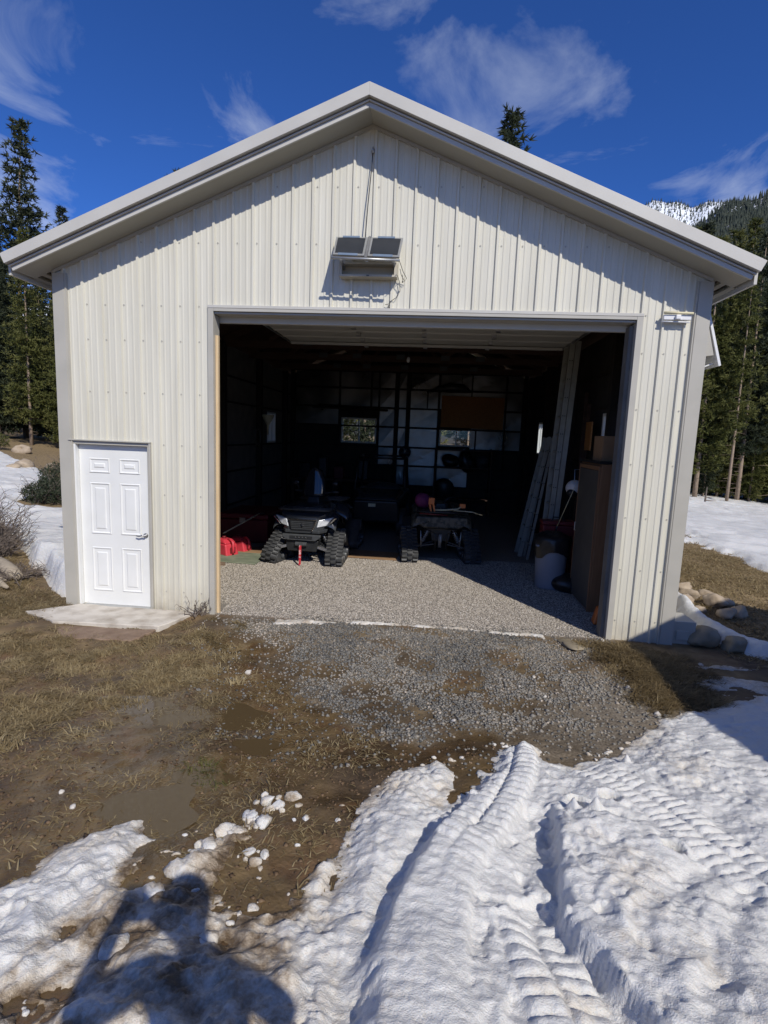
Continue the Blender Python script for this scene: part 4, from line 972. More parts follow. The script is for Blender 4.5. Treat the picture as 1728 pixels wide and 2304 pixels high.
# roof slopes with ribs, decking underneath
EX0, EX1 = -.32, 7.715
for sgn, ex in ((-1, EX0), (1, EX1)):
    b = MB(); n = 0
    y0, y1 = -.37, GD + .4; yy = y0; prof = []
    while yy < y1:
        for du, h in RIB: prof.append((yy + du + .03, h))
        yy += .2286
    prof = [p for p in prof if y0 <= p[0] <= y1]
    def zz(x, h): return RZ + .165 - SL * abs(x - RX) + h
    exx = ex + sgn * .03
    for (ya, ha), (yb, hb) in zip(prof, prof[1:]):
        b.add([(RX, ya, zz(RX, ha)), (RX, yb, zz(RX, hb)), (exx, yb, zz(exx, hb)), (exx, ya, zz(exx, ha))], [(0, 1, 2, 3)])
    b.build('roof_slope', M['roof'], garage)
    b = MB()
    b.hexa([(RX, -.34, RZ + .10), (RX, GD + .35, RZ + .10), (ex, GD + .35, roofz(ex) + .10), (ex, -.34, roofz(ex) + .10), (RX, -.34, RZ + .15), (RX, GD + .35, RZ + .15), (ex, GD + .35, roofz(ex) + .15), (ex, -.34, roofz(ex) + .15)])
    b.build('roof_decking', M['darkwood'], garage)
    # eave board and eave soffit strips along the side overhang
    xa = WX0 if sgn < 0 else WX1
    b = MB(); b.box(min(ex, ex + sgn * -.03), max(ex, ex + sgn * -.03), -.33, GD + .35, roofz(ex) - .02, roofz(ex) + .15); b.build('eave_board', M['fascia'], garage)
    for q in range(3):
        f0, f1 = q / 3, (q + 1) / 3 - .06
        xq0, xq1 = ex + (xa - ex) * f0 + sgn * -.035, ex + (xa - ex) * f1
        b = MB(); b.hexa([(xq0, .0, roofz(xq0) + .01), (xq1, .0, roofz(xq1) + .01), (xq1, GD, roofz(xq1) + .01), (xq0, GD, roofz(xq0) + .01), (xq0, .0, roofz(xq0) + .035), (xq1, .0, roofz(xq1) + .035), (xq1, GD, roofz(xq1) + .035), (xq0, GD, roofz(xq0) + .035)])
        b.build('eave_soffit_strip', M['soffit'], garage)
    # gable soffit, lower and upper rake trims (front)
    def rake(name, m, ya, yb, za, zb_, endoff=0.0):
        def ends(dz): return ex + sgn * endoff - sgn * .40 * (0.17 - dz)
        p = []
        for dz in (za, zb_):
            xe = ends(dz)
            p.append([(RX, ya, RZ + dz), (xe, ya, roofz(xe) + dz), (xe, yb, roofz(xe) + dz), (RX, yb, RZ + dz)])
        return MB().hexa(p[0] + p[1]).build(name, m, garage, bevel=.003)
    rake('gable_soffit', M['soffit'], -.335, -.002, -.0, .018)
    rake('lower_rake_trim', M['fascia'], -.362, -.337, -.014, .034)
    rake('rake_ledge', M['fascia'], -.384, -.34, .037, .054, .01)
    rake('upper_rake_trim', M['fascia'], -.428, -.350, .066, .190, .015)
    rake('rake_trim_back', M['trim'], -.349, -.338, .020, .18, .0)
    b = MB()
    for q in (0, 1):
        pass
b = MB()
for sgn in (-1, 1):
    b.hexa([(RX, -.30, RZ + .215), (RX, GD + .4, RZ + .215), (RX + sgn * .16, GD + .4, RZ + .215 - .16 * SL), (RX + sgn * .16, -.30, RZ + .215 - .16 * SL), (RX, -.30, RZ + .23), (RX, GD + .4, RZ + .23), (RX + sgn * .16, GD + .4, RZ + .23 - .16 * SL), (RX + sgn * .16, -.30, RZ + .23 - .16 * SL)])
b.build('ridge_cap', M['roof'], garage)
# F-channel under the gable soffit
for sgn, ex in ((-1, WX0 - .01), (1, WX1 + .01)):
    MB().hexa([(RX, -.035, RZ - .035), (ex, -.035, roofz(ex) - .035), (ex, -.004, roofz(ex) - .035), (RX, -.004, RZ - .035), (RX, -.035, RZ - .003), (ex, -.035, roofz(ex) - .003), (ex, -.004, roofz(ex) - .003), (RX, -.004, RZ - .003)]).build('soffit_channel', M['trim'], garage)
# corner trims
for x, sg in ((0.0, 1), (GW, -1)):
    b = MB(); prof = [(-.026 * sg, -.028), (.118 * sg, -.028), (.124 * sg, -.020), (.132 * sg, -.034), (.142 * sg, -.034), (.150 * sg, -.003), (-.004 * sg, -.003), (-.004 * sg, .12), (-.026 * sg, .12)]
    b.prism([(x + p[0], p[1]) for p in prof], -.03, roofz(x) - .036, 'z')
    b.build('corner_trim', M['trim'], garage)
# opening trim and jambs
def fr(name, m, *a, bev=.002): return MB().box(*a).build(name, m, garage, bevel=bev)
fr('opening_side_trim', M['trim'], OX0 - .012, OX0 + .055, -.032, -.005, -.03, OZ + .012)
fr('opening_side_trim', M['trim'], OX1 - .055, OX1 + .012, -.032, -.005, -.03, OZ + .012)
fr('opening_head_trim', M['fascia'], OX0 - .012, OX1 + .012, -.036, -.006, OZ - .002, OZ + .030)
fr('opening_head_trim', M['trim'], OX0 + .056, OX1 - .056, -.032, -.005, OZ - .038, OZ - .004)
fr('side_jamb', M['trim'], OX0 + .030, OX0 + .054, -.003, .16, -.03, OZ - .065)
fr('side_jamb', M['trim'], OX1 - .054, OX1 - .030, -.003, .16, -.03, OZ - .065)
fr('jamb_board', M['pine'], OX0 + .056, OX0 + .090, .030, .075, 0, OZ - .30)
fr('head_jamb', M['trim'], OX0 + .056, OX1 - .056, -.003, .17, OZ - .062, OZ - .041)
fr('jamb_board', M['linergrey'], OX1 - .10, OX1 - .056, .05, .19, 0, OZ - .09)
# screws on the siding
b = MB()
def screw(x, z, y=-.004): b.lathe([(.0095, -.002), (.0095, .004), (.006, .008)], (x, y, z), 6, 'y')
for k in range(31):
    x = RIB0 + k * .2286 + .045
    for z in (.25, .86, 1.47, 2.08, 2.69, 3.30, 3.70, 4.40, 5.0):
        if z > roofz(x) - .1 or (OX0 - .02 < x < OX1 + .02 and z < OZ + .02) or (x < DX1 + .06 and z < DZ + .07): continue
        screw(x, z + (.03 if 3.6 < z < 3.8 and OX0 < x < OX1 else 0))
for x in (.06, GW - .06): pass
o = b.build('siding_screws', M['trim'], garage); o['kind'] = 'stuff'

# side door
door = MB()
th = .045; y0, y1 = .055, .10
leaf = MB().box(DX0, DX1, y0, y1, .014, DZ).build('side_door', M['doorwhite'], garage)
PW = (DX1 - DX0)
for cxa, cxb in ((.135, .415), (.545, .825)):
    for za, zb_ in ((.19, .76), (.93, 1.58), (1.70, 1.885)):
        xa, xb = DX0 + cxa * PW / .96, DX0 + cxb * PW / .96
        b = MB()
        o_, i_, t_ = 0.0, .028, .055
        rings = [(0, -.001), (.010, -.009), (.022, -.003), (.034, .009), (.050, .009), (.075, -.006)]
        n0 = None
        for ins, d in rings:
            base = len(b.v)
            b.v += [(xa + ins, y0 + d - .002, za + ins), (xb - ins, y0 + d - .002, za + ins), (xb - ins, y0 + d - .002, zb_ - ins), (xa + ins, y0 + d - .002, zb_ - ins)]
            if n0 is not None:
                for q in range(4): b.f.append((n0 + q, n0 + (q + 1) % 4, base + (q + 1) % 4, base + q))
            n0 = base
        b.f.append((n0, n0 + 1, n0 + 2, n0 + 3))
        b.build('door_panel', M['doorwhite'], leaf)
h = MB(); h.lathe([(.030, -.004), (.030, -.012), (.012, -.016), (.012, -.045)][::-1], (DX1 - .07, y0, .94), 14, 'y')
h.tube([(DX1 - .07, y0 - .045, .94), (DX1 - .10, y0 - .048, .945), (DX1 - .14, y0 - .046, .93), (DX1 - .18, y0 - .044, .938)], [.010, .010, .009, .007], 8)
h.build('door_handle', M['steel'], leaf, smooth_on=True)
fr('door_frame', M['doorwhite'], DX0 - .045, DX0 - .003, -.012, .11, -.01, DZ + .005)
fr('door_frame', M['trim'], DX1 + .003, DX1 + .030, -.012, .11, -.01, DZ + .005)
fr('door_head', M['trim'], DX0 - .045, DX1 + .030, -.012, .11, DZ + .006, DZ + .045)
fr('door_flashing', M['trim'], DX0 - .075, DX1 + .055, -.040, -.006, DZ + .047, DZ + .062)
fr('door_edge_trim', M['trim'], DX1 + .031, DX1 + .052, -.034, -.004, -.01, DZ + .046)
fr('door_sill', M['alu'], DX0 - .04, DX1 + .028, -.045, .12, -.012, .013)

# interior framing
for y in (2.45, 4.9, 7.35, 9.8):
    fr('wall_post', M['post'], .055, .19, y - .07, y + .07, 0, 4.08, bev=.004)
    fr('wall_post', M['post'], GW - .19, GW - .055, y - .07, y + .07, 0, 4.08, bev=.004)
for z in (.62, 1.37, 1.95, 2.90, 3.45):
    fr('wall_girt', M['post'], .052, .09, .2, GD - .1, z - .02, z + .02, bev=0)
    fr('wall_girt', M['post'], GW - .09, GW - .052, .2, GD - .1, z - .02, z + .02, bev=0)
GZ = [0.75, 1.374, 1.951, 2.566, 3.153, 3.735, 4.25]
for z in GZ: fr('rear_girt', M['post'], .06, GW - .06, GD - .14, GD - .085, z - .025, z + .025, bev=0)
posts_x = [.12, 1.55, 2.86, 3.40, 3.76, 4.70, 6.75, 7.30]
for x in (.12, 3.40, 3.76, 7.30): fr('rear_post', M['post'], x - .062, x + .062, GD - .22, GD - .145, 0, 4.35, bev=.003)
for x, za, zc in ((1.60, 1.95, 3.15), (2.84, 1.95, 3.15), (4.70, 1.95, 3.15), (5.88, 1.95, 2.57), (4.35, 3.15, 3.73), (5.7, 3.7, 4.25), (6.75, 1.3, 4.2)): fr('rear_stud', M['post'], x - .02, x + .02, GD - .14, GD - .084, za, zc, bev=0)
# foil boards between the rear girts
cols_ = [(.2, 1.56), (1.63, 2.81), (2.87, 3.33), (3.47, 3.69), (3.83, 4.67), (4.74, 5.68), (5.72, 6.72), (6.78, 7.24)]
rf = random.Random(3)
for ia, (xa, xb) in enumerate(cols_):
    for ib, (za, zc) in enumerate(zip(GZ, GZ[1:])):
        blocked = [(w_[0] < (xa + xb) / 2 < w_[1] and w_[2] < zc and w_[3] > za) for w_ in WB]
        if any(blocked): continue
        if ia in (0, 1) and za < 2.5: continue
        if ia in (6, 7) and za < 1.9: continue
        if ia == 2 and zc < 1.4: continue
        tl = rf.uniform(-.012, .012); y = GD - .078
        MB().hexa([(xa, y + tl, za + .03), (xb, y - tl, za + .03), (xb, y - tl + .012, za + .03), (xa, y + tl + .012, za + .03), (xa, y - tl, zc - .03), (xb, y + tl * .5, zc - .03), (xb, y + tl * .5 + .012, zc - .03), (xa, y - tl + .012, zc - .03)]).build('foil_insulation_board', M['foil'], garage)
for y in (4.95, 6.6, 8.5):
    b = MB(); b.box(.1, GW - .1, y - .02, y + .02, 4.0, 4.14); b.build('truss_chord', M['darkwood'], garage)
    b = MB()
    for x0_, x1_, za, zc in ((1.1, 1.9, 4.14, 4.7), (1.9, 2.7, 4.7, 4.14), (2.7, 3.72, 4.14, 5.4), (3.72, 4.75, 5.4, 4.14), (4.75, 5.55, 4.14, 4.7), (5.55, 6.35, 4.7, 4.14)): b.beam((x0_, y, za), (x1_, y, zc), .038, .09)
    for sg, ex in ((-1, .1), (1, GW - .1)): b.beam((RX, y, RZ + .02), (ex, y, roofz(ex) + .02), .038, .13)
    b.build('truss_web', M['darkwood'], garage)
    for x in (1.9, 2.7, 3.72, 4.75, 5.55): MB().box(x - .10, x + .10, y - .024, y - .021, 4.06, 4.17).build('truss_plate', M['greyplastic'], garage)
# windows
def window(place, u0, u1, z0, z1):
    f = MB()
    for a, c, za, zc in ((u0, u0 + .05, z0, z1), (u1 - .05, u1, z0, z1), (u0 + .05, u1 - .05, z0, z0 + .05), (u0 + .05, u1 - .05, z1 - .05, z1), ((u0 + u1) / 2 - .02, (u0 + u1) / 2 + .02, z0 + .05, z1 - .05)):
        p = [place(a, -.03, za), place(c, -.03, za), place(c, .06, za), place(a, .06, za), place(a, -.03, zc), place(c, -.03, zc), place(c, .06, zc), place(a, .06, zc)]
        f.hexa(p)
    o = f.build('window', M['doorwhite'], garage)
    for a, c in ((u0 + .05, (u0 + u1) / 2 - .02), ((u0 + u1) / 2 + .02, u1 - .05)):
        MB().add([place(a, .01, z0 + .05), place(c, .01, z0 + .05), place(c, .01, z1 - .05), place(a, .01, z1 - .05)], [(0, 1, 2, 3)]).build('pane', M['glass'], o)
for w_ in WR: window(lambda u, d, z: (GW - d, u, z), *w_)
for w_ in WL: window(lambda u, d, z: (d, u, z), *w_)
for w_ in WB: window(lambda u, d, z: (u, GD - d, z), *w_)
# raised overhead door
ohd = MB()
OYa, OYb, ODZ = .42, 3.72, 3.93
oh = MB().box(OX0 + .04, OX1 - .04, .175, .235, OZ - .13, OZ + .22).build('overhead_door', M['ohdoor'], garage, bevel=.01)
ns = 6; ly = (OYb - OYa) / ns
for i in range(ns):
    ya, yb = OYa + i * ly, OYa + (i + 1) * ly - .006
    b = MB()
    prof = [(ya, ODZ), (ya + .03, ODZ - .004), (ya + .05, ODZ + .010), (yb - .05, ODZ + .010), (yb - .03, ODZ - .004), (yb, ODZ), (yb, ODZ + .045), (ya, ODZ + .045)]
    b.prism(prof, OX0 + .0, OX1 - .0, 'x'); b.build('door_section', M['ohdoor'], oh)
    if i in (0, 2, 5):
        b = MB(); b.box(OX0 + .02, OX1 - .02, yb - .10, yb - .035, ODZ - .045, ODZ - .006); b.build('door_strut', M['ohdoor'], oh)
    for x in (3.27, 4.33, 5.43):
        MB().box(x - .035, x + .035, yb - .045, yb + .05, ODZ - .060, ODZ - .047 if i in (0, 2, 5) else ODZ - .006).build('hinge_bracket', M['steel'], oh)
prof = []
b = MB()
for q in range(7):
    a = q / 6 * math.pi / 2
    prof.append((.20 + .22 * (1 - math.cos(a)), OZ + .10 + (ODZ + .02 - OZ - .10) * math.sin(a)))
for (ya, za), (yb, zb_) in zip(prof, prof[1:]): b.add([(OX0, ya, za), (OX1, ya, za), (OX1, yb, zb_), (OX0, yb, zb_)], [(0, 1, 2, 3)])
b.build('door_section', M['ohdoor'], oh)
for x in (OX0 - .04, OX1 + .04):
    b = MB(); b.beam((x, .22, 0), (x, .22, 3.55), .05, .03); b.tube([(x, .22, 3.5), (x, .28, 3.75), (x, .5, 3.93), (x, 3.9, 3.95)], .025, 6)
    for y in (1.6, 3.0, 3.85): b.beam((x, y, 3.95), (x, y, 4.3), .03, .01)
    b.build('door_track', M['steel'], oh)

# ------------------------------------------------------------------ fittings on the outside
t = thing('solar_light', 'two tilted dark solar panels above a shallow beige box on the gable', 'solar panel', (3.74, 0, 4.25))
BLp, BRp = Vector((3.372, -.315, 4.165)), Vector((4.085, -.315, 4.145))
TLp, TRp = Vector((3.365, -.075, 4.435)), Vector((4.105, -.075, 4.430))
def lerp(a, c, u): return a + (c - a) * u
nrm = (BRp - BLp).cross(TLp - BLp).normalized()
if nrm.y > 0: nrm = -nrm
def pp(u, v, d=0.0): return lerp(lerp(BLp, BRp, u), lerp(TLp, TRp, u), v) + nrm * d
def slab(u0, u1, v0, v1, d0, d1): return MB().hexa([pp(u0, v0, d0), pp(u1, v0, d0), pp(u1, v1, d0), pp(u0, v1, d0), pp(u0, v0, d1), pp(u1, v0, d1), pp(u1, v1, d1), pp(u0, v1, d1)])
for u0, u1 in ((.0, .475), (.525, 1.0)):
    f = slab(u0, u1, .06, 1.0, 0, .022).build('solar_panel', M['alu'], t, bevel=.002)
    slab(u0 + .03, u1 - .03, .14, .93, .023, .026).build('solar_cell_glass', M['panel'], f)
    slab(u0 + .10, u1 - .12, .935, 1.03, .0232, .03).build('top_clip', M['panelblue'], f, bevel=.002)
    slab(u0 + .08, u1 - .10, .015, .125, .0232, .03).build('bottom_clip', M['panelblue'], f, bevel=.002)
MB().tube([BLp + Vector((-.01, -.02, -.01)), BRp + Vector((.01, -.02, -.01))], .014, 8).build('front_rail', M['alu'], t, smooth_on=True)
slab(.48, .52, .0, 1.03, .002, .018).build('centre_rail', M['steel'], t)
b = MB()
for x in (3.46, 4.02): b.beam((x, -.01, 4.42), (x, -.09, 4.43), .02, .02); b.beam((x, -.01, 4.12), (x, -.30, 4.15), .018, .018)
b.build('mount_arm', M['steel'], t)
b = MB(); x0_, x1_, za, zc, yb_, yf = 3.42, 4.055, 4.02, 4.17, -.022, -.15
b.box(x0_, x1_, yb_ - .012, yb_, za, zc); b.box(x0_, x1_, yf, yb_ - .0125, za, za + .022); b.box(x0_, x0_ + .025, yf, yb_ - .0125, za + .0225, zc); b.box(x1_ - .03, x1_, yf, yb_ - .0125, za + .0225, zc); b.box(x0_ + .0255, x1_ - .0305, yf, yb_ - .0125, zc - .02, zc)
bx = b.build('light_box', M['tray'], t)
MB().box(3.72, 3.75, yf - .004, yf - .0005, za + .004, za + .016).build('latch', M['blackplastic'], bx)
MB().tube([pp(.48, 1.0, .02), pp(.49, 1.05, .02), pp(.51, 1.05, .02), pp(.52, 1.0, .02)], .004, 6).build('hanging_loop', M['steel'], t)
MB().tube([(3.72, -.31, 4.135), (3.745, -.33, 4.12), (3.77, -.31, 4.14)], .006, 6).build('tie_wire', M['alu'], t)
MB().tube([(4.09, -.30, 4.14), (4.12, -.10, 4.09), (4.16, -.06, 4.03), (4.14, -.05, 4.00), (4.10, -.08, 4.06), (4.085, -.1, 4.12)], .0035, 5).build('loose_wire', M['wire'], t, smooth_on=True)
MB().tube([(4.06, -.10, 4.05), (4.085, -.07, 3.98), (4.09, -.04, 3.90), (4.05, -.035, 3.83), (3.99, -.035, 3.79), (3.97, -.035, 3.76), (3.93, -.03, 3.755)], .0035, 5).build('loose_wire', M['wire'], t, smooth_on=True)
MB().tube([(3.98, -.035, 3.79), (3.975, -.035, 3.73)], .003, 5).lump((3.975, -.035, 3.725), (.009, .009, .012), 3, 1).build('loose_wire', M['wire'], t, smooth_on=True)
MB().tube([(4.115, -.10, 4.06), (4.12, -.09, 3.99)], .003, 5).lump((4.12, -.09, 3.985), (.009, .009, .010), 3, 1).build('loose_wire', M['wire'], t, smooth_on=True)
t = thing('hanging_cable', 'thin dark cable hanging from a hook high on the gable', 'cable', (3.735, 0, 5.33))
MB().tube([(3.735, -.045, 5.34), (3.73, -.05, 5.2), (3.705, -.08, 4.8), (3.69, -.09, 4.5), (3.688, -.09, 4.43)], .006, 6).build('cable', M['wire'], t, smooth_on=True)
MB().tube([(3.735, -.004, 5.37), (3.735, -.05, 5.38), (3.735, -.065, 5.35), (3.735, -.045, 5.325)], .008, 6).lump((3.735, -.018, 5.36), (.02, .014, .035), 2, 1).build('hook', M['steel'], t, smooth_on=True)
t = thing('tube_light', 'narrow yellowed strip light fitting near the right corner trim', 'light', (7.09, 0, 3.66))
o = MB().box(6.945, 7.23, -.075, -.022, 3.645, 3.70).build('housing', M['white'], t, bevel=.006)
MB().tube([(6.94, -.085, 3.715), (7.24, -.085, 3.712)], .014, 8).build('tube', M['yellowed'], t, smooth_on=True)
MB().tube([(6.93, -.065, 3.628), (7.22, -.065, 3.625)], .008, 8).build('lower_rail', M['white'], t, smooth_on=True)
MB().box(7.06, 7.115, -.105, -.076, 3.645, 3.695).build('sensor', M['white'], t, bevel=.01)
t = thing('hinged_panel', 'white framed panel propped out from the right side wall', 'panel', (7.5, .35, 3.7))
P0, P1 = Vector((7.47, .12, 3.80)), Vector((7.66, .12, 3.20))
q = Vector((0, .95, 0)); nn = (P1 - P0).cross(q).normalized() * .03
MB().hexa([P0, P1, P1 + q, P0 + q, P0 + nn, P1 + nn, P1 + q + nn, P0 + q + nn]).build('panel_frame', M['white'], t, bevel=.004)
MB().beam((7.44, .20, 3.16), (7.63, .20, 3.24), .02, .012).beam((7.44, .95, 3.16), (7.63, .95, 3.24), .02, .012).build('strut', M['white'], t)
MB().hexa([Vector((7.455, .13, 3.78)), Vector((7.455, .13, 3.30)), Vector((7.455, 1.05, 3.30)), Vector((7.455, 1.05, 3.78)), Vector((7.47, .13, 3.78)), Vector((7.60, .13, 3.32)), Vector((7.60, 1.05, 3.32)), Vector((7.47, 1.05, 3.78))]).build('hood', M['trim'], t)
t = thing('utility_box', 'low grey box at the foot of the right corner', 'utility box', (7.56, .1, 0))
MB().box(7.452, 7.72, .03, .40, -.05, .27).build('housing', M['trim'], t, bevel=.006)
MB().box(7.50, 7.64, .016, .029, .05, .16).build('cover_plate', M['trim'], t, bevel=.003)

# concrete step in front of the side door
def poly_slab(name, poly, z0, z1, m, label, cat, jit=.02, seed=1):
    rr = random.Random(seed); pts = []
    for (xa, ya), (xb, yb) in zip(poly, poly[1:] + poly[:1]):
        for k in range(7):
            f = k / 7; pts.append((xa + (xb - xa) * f + rr.uniform(-jit, jit), ya + (yb - ya) * f + rr.uniform(-jit, jit)))
    o = MB().prism(pts, z0, z1, 'z').build(name, m, None, bevel=.012)
    return tag(o, label, cat)
poly_slab('concrete_step', [(-.26, -.44), (.16, -.055), (1.72, -.055), (1.52, -.62), (.30, -.70)], -.08, .032, M['concrete'], 'pale chipped concrete slab in front of the white side door', 'step')
poly_slab('lower_slab', [(.30, -.74), (1.50, -.66), (1.40, -1.0), (.70, -1.08)], -.1, .004, M['redearth'], 'reddish worn slab just below the pale concrete step', 'step', seed=4)

# ------------------------------------------------------------------ tracked quad bikes
def hull_path(circles, n=26):
    pts = []
    for cy, cz, r in circles:
        for k in range(n): a = 2 * math.pi * k / n; pts.append((cy + r * math.cos(a), cz + r * math.sin(a)))
    pts = sorted(set(pts))
    def half(ps):
        o = []
        for p in ps:
            while len(o) >= 2 and (o[-1][0] - o[-2][0]) * (p[1] - o[-2][1]) - (o[-1][1] - o[-2][1]) * (p[0] - o[-2][0]) <= 0: o.pop()
            o.append(p)
        return o
    lo, hi = half(pts), half(pts[::-1]); return lo[:-1] + hi[:-1]
def resample(path, step):
    P = path + [path[0]]; out = []; L = 0
    seg = [math.dist(a, b) for a, b in zip(P, P[1:])]; tot = sum(seg); n = max(3, round(tot / step)); d = tot / n
    for k in range(n):
        s = k * d; i = 0
        while s > seg[i]: s -= seg[i]; i += 1
        f = s / seg[i]; a, b = P[i], P[i + 1]
        t = ((b[0] - a[0]) / seg[i], (b[1] - a[1]) / seg[i]); out.append((a[0] + (b[0] - a[0]) * f, a[1] + (b[1] - a[1]) * f, t))
    return out
TR_C = [(.13, .135, .105), (.86, .135, .105), (.50, .46, .125), (.36, .105, .075), (.62, .105, .075)]
_path = hull_path(TR_C)
_lugs = resample(_path, .078)
_bm = MB(); W2 = .148
n_ = len(_path)
for sx in (-W2, W2):
    for y, z in _path: _bm.v.append((sx, y, z))
for k in range(n_): _bm.f.append((k, (k + 1) % n_, n_ + (k + 1) % n_, n_ + k))
cy_, cz_ = .49, .22
for sx in (0, 1):
    base = len(_bm.v)
    for y, z in _path: _bm.v.append(((-W2, W2)[sx], cy_ + (y - cy_) * .86, cz_ + (z - cz_) * .84))
    for k in range(n_): _bm.f.append((sx * n_ + k, sx * n_ + (k + 1) % n_, base + (k + 1) % n_, base + k))
b0 = 2 * n_
for k in range(n_): _bm.f.append((b0 + k, b0 + (k + 1) % n_, b0 + n_ + (k + 1) % n_, b0 + n_ + k))
BELT = _bm.mesh('belt', smooth_on=True)
LUGM = []
for xa, xb in ((-.150, -.055), (-.046, .046), (.055, .150)):
    LUGM.append(MB().hexa([(xa, -.024, -.006), (xb, -.024, -.006), (xb, .024, -.006), (xa, .024, -.006), (xa + .005, -.013, .026), (xb - .005, -.013, .026), (xb - .005, .013, .026), (xa + .005, .013, .026)]).mesh('tread_lug'))
def wheel_mesh(r, wd): return MB().lathe([(r * .2, -wd), (r * .9, -wd), (r, -wd * .8), (r, wd * .8), (r * .9, wd), (r * .2, wd)], (0, 0, 0), 16, 'x').mesh('idler_wheel', smooth_on=False)
WHM = [wheel_mesh(c[2] * .84, .155) for c in TR_C]
def track_unit(parent, x, y, steer=0.0, tilt=0.0, lugs=True):
    o = link('track', BELT, M['rubber'], parent)
    o.location = (x, y + .0, 0)
    o.rotation_euler = (0, tilt, steer)
    for (yy, zz, r), wm in zip(TR_C, WHM):
        w_ = link('idler_wheel', wm, M['greyplastic'], o); w_.location = (0, yy, zz)
    if lugs:
        for k, (yy, zz, tt) in enumerate(_lugs):
            for j, lm in enumerate(LUGM):
                if lugs == 'front' and yy > .75: continue
                q = link('tread_lug', lm, M['rubber'], o)
                off = .5 if j == 1 else 0
                y2, z2, t2 = yy + tt[0] * .039 * off * 2, zz + tt[1] * .039 * off * 2, tt
                nrm_ = (t2[1], -t2[0])
                if nrm_[0] * (yy - cy_) + nrm_[1] * (zz - cz_) < 0: nrm_ = (-nrm_[0], -nrm_[1])
                q.matrix_local = Matrix(((1, 0, 0, 0), (0, t2[0], nrm_[0], y2), (0, t2[1], nrm_[1], z2), (0, 0, 0, 1))) if t2[0] * nrm_[1] - t2[1] * nrm_[0] > 0 else Matrix(((-1, 0, 0, 0), (0, t2[0], nrm_[0], y2), (0, t2[1], nrm_[1], z2), (0, 0, 0, 1)))
    return o
def P(mb, name, m, par, **k): return mb.build(name, m, par, local=True, **k)
def fender(par, sx, y0, m, top=.83, name='fender'):
    b = MB(); n = 9; ring = []
    for i in range(n):
        f = i / (n - 1); y = y0 + f * .78; z = top + .07 * math.sin(math.pi * f) - .14 * abs(2 * f - 1) ** 2.5
        ring.append((y, z))
    for x, dz in ((.24, .08), (.36, .045), (.50, .0), (.56, -.045), (.565, -.08)):
        for y, z in ring: b.v.append((sx * x, y, z + dz))
    for i in range(4):
        for k in range(n - 1): b.f.append((i * n + k, i * n + k + 1, (i + 1) * n + k + 1, (i + 1) * n + k))
    o = P(b, name, m, par, smooth_on=True); s = o.modifiers.new('s', 'SOLIDIFY'); s.thickness = .012; return o
def shock(par, a, c, name='shock_absorber', m=None):
    a, c = Vector(a), Vector(c); P(MB().tube([a, c], .016, 8), name, M['steel'], par, smooth_on=True)
    o = par.children[-1] if False else None
    pts = []; d = c - a; u = d.orthogonal().normalized(); v = d.cross(u).normalized()
    for i in range(61):
        f = i / 60; an = f * 6 * 2 * math.pi; pts.append(a + d * (.12 + .62 * f) + (u * math.cos(an) + v * math.sin(an)) * .040)
    return P(MB().tube(pts, .008, 5), 'shock_spring', m or M['greyplastic'], par, smooth_on=True)

A1 = thing('quad_bike', 'black quad bike on rubber tracks, its chrome headlights catching the sun', 'quad bike', (2.36, 2.68, 0), math.radians(-2))
track_unit(A1, -.60, -.02, math.radians(-13), math.radians(9), 'front')
track_unit(A1, .585, -.02, math.radians(3), math.radians(-1), 'front')
track_unit(A1, -.60, 1.40, 0, 0, False); track_unit(A1, .60, 1.40, 0, 0, False)
P(MB().prism([(-.20, .30), (.20, .30), (.24, .62), (-.24, .62)], .25, 2.0, 'y'), 'chassis', M['blackplastic'], A1, bevel=.02)
# nose cone, lofted
b = MB(); secs = [(.13, .30, .56, .86, .30), (.20, .40, .54, .90, .40), (.36, .46, .56, .95, .44), (.60, .47, .60, 1.00, .40), (.95, .42, .66, 1.03, .30)]
for y, wd, z0, z1, wt in secs:
    b.v += [(-wd * .78, y, z0), (wd * .78, y, z0), (wd, y, (z0 + z1) / 2 + .03), (wd * .98, y, z1 - .06), (wt, y, z1), (-wt, y, z1), (-wd * .98, y, z1 - .06), (-wd, y, (z0 + z1) / 2 + .03)]
for i in range(len(secs) - 1):
    for k in range(8): b.f.append((i * 8 + k, i * 8 + (k + 1) % 8, (i + 1) * 8 + (k + 1) % 8, (i + 1) * 8 + k))
b.f += [tuple(range(8))[::-1], tuple(range((len(secs) - 1) * 8, len(secs) * 8))]
P(b, 'front_bodywork', M['gloss'], A1, bevel=.015)
gr = P(MB().prism([(-.20, .61), (.17, .61), (.245, .79), (-.225, .80)], .075, .14, 'y'), 'grille', M['blackplastic'], A1, bevel=.008)
for z in (.64, .67, .70, .73, .76): P(MB().box(-.19, .19, .068, .0745, z - .004, z + .004), 'grille_bar', M['greyplastic'], gr)
P(MB().prism([(.165, .60), (.19, .60), (.275, .80), (.245, .80)], .058, .10, 'y'), 'grille_surround', M['chrome'], gr, bevel=.004)
P(MB().prism([(-.24, .795), (.265, .795), (.265, .812), (-.24, .812)], .058, .10, 'y'), 'grille_surround', M['chrome'], gr, bevel=.003)
b = MB()   # emblem: angular double-stroke mark
for poly in ([(-.026, .715), (.004, .738), (.012, .731), (-.006, .717), (.006, .706), (-.003, .699), (-.026, .7145)], [(.026, .693), (-.004, .670), (-.012, .677), (.006, .691), (-.006, .702), (.003, .709), (.026, .6935)]):
    b.prism([(x, z) for x, z in poly], .056, .066, 'y')
P(b, 'emblem', M['chrome'], gr)
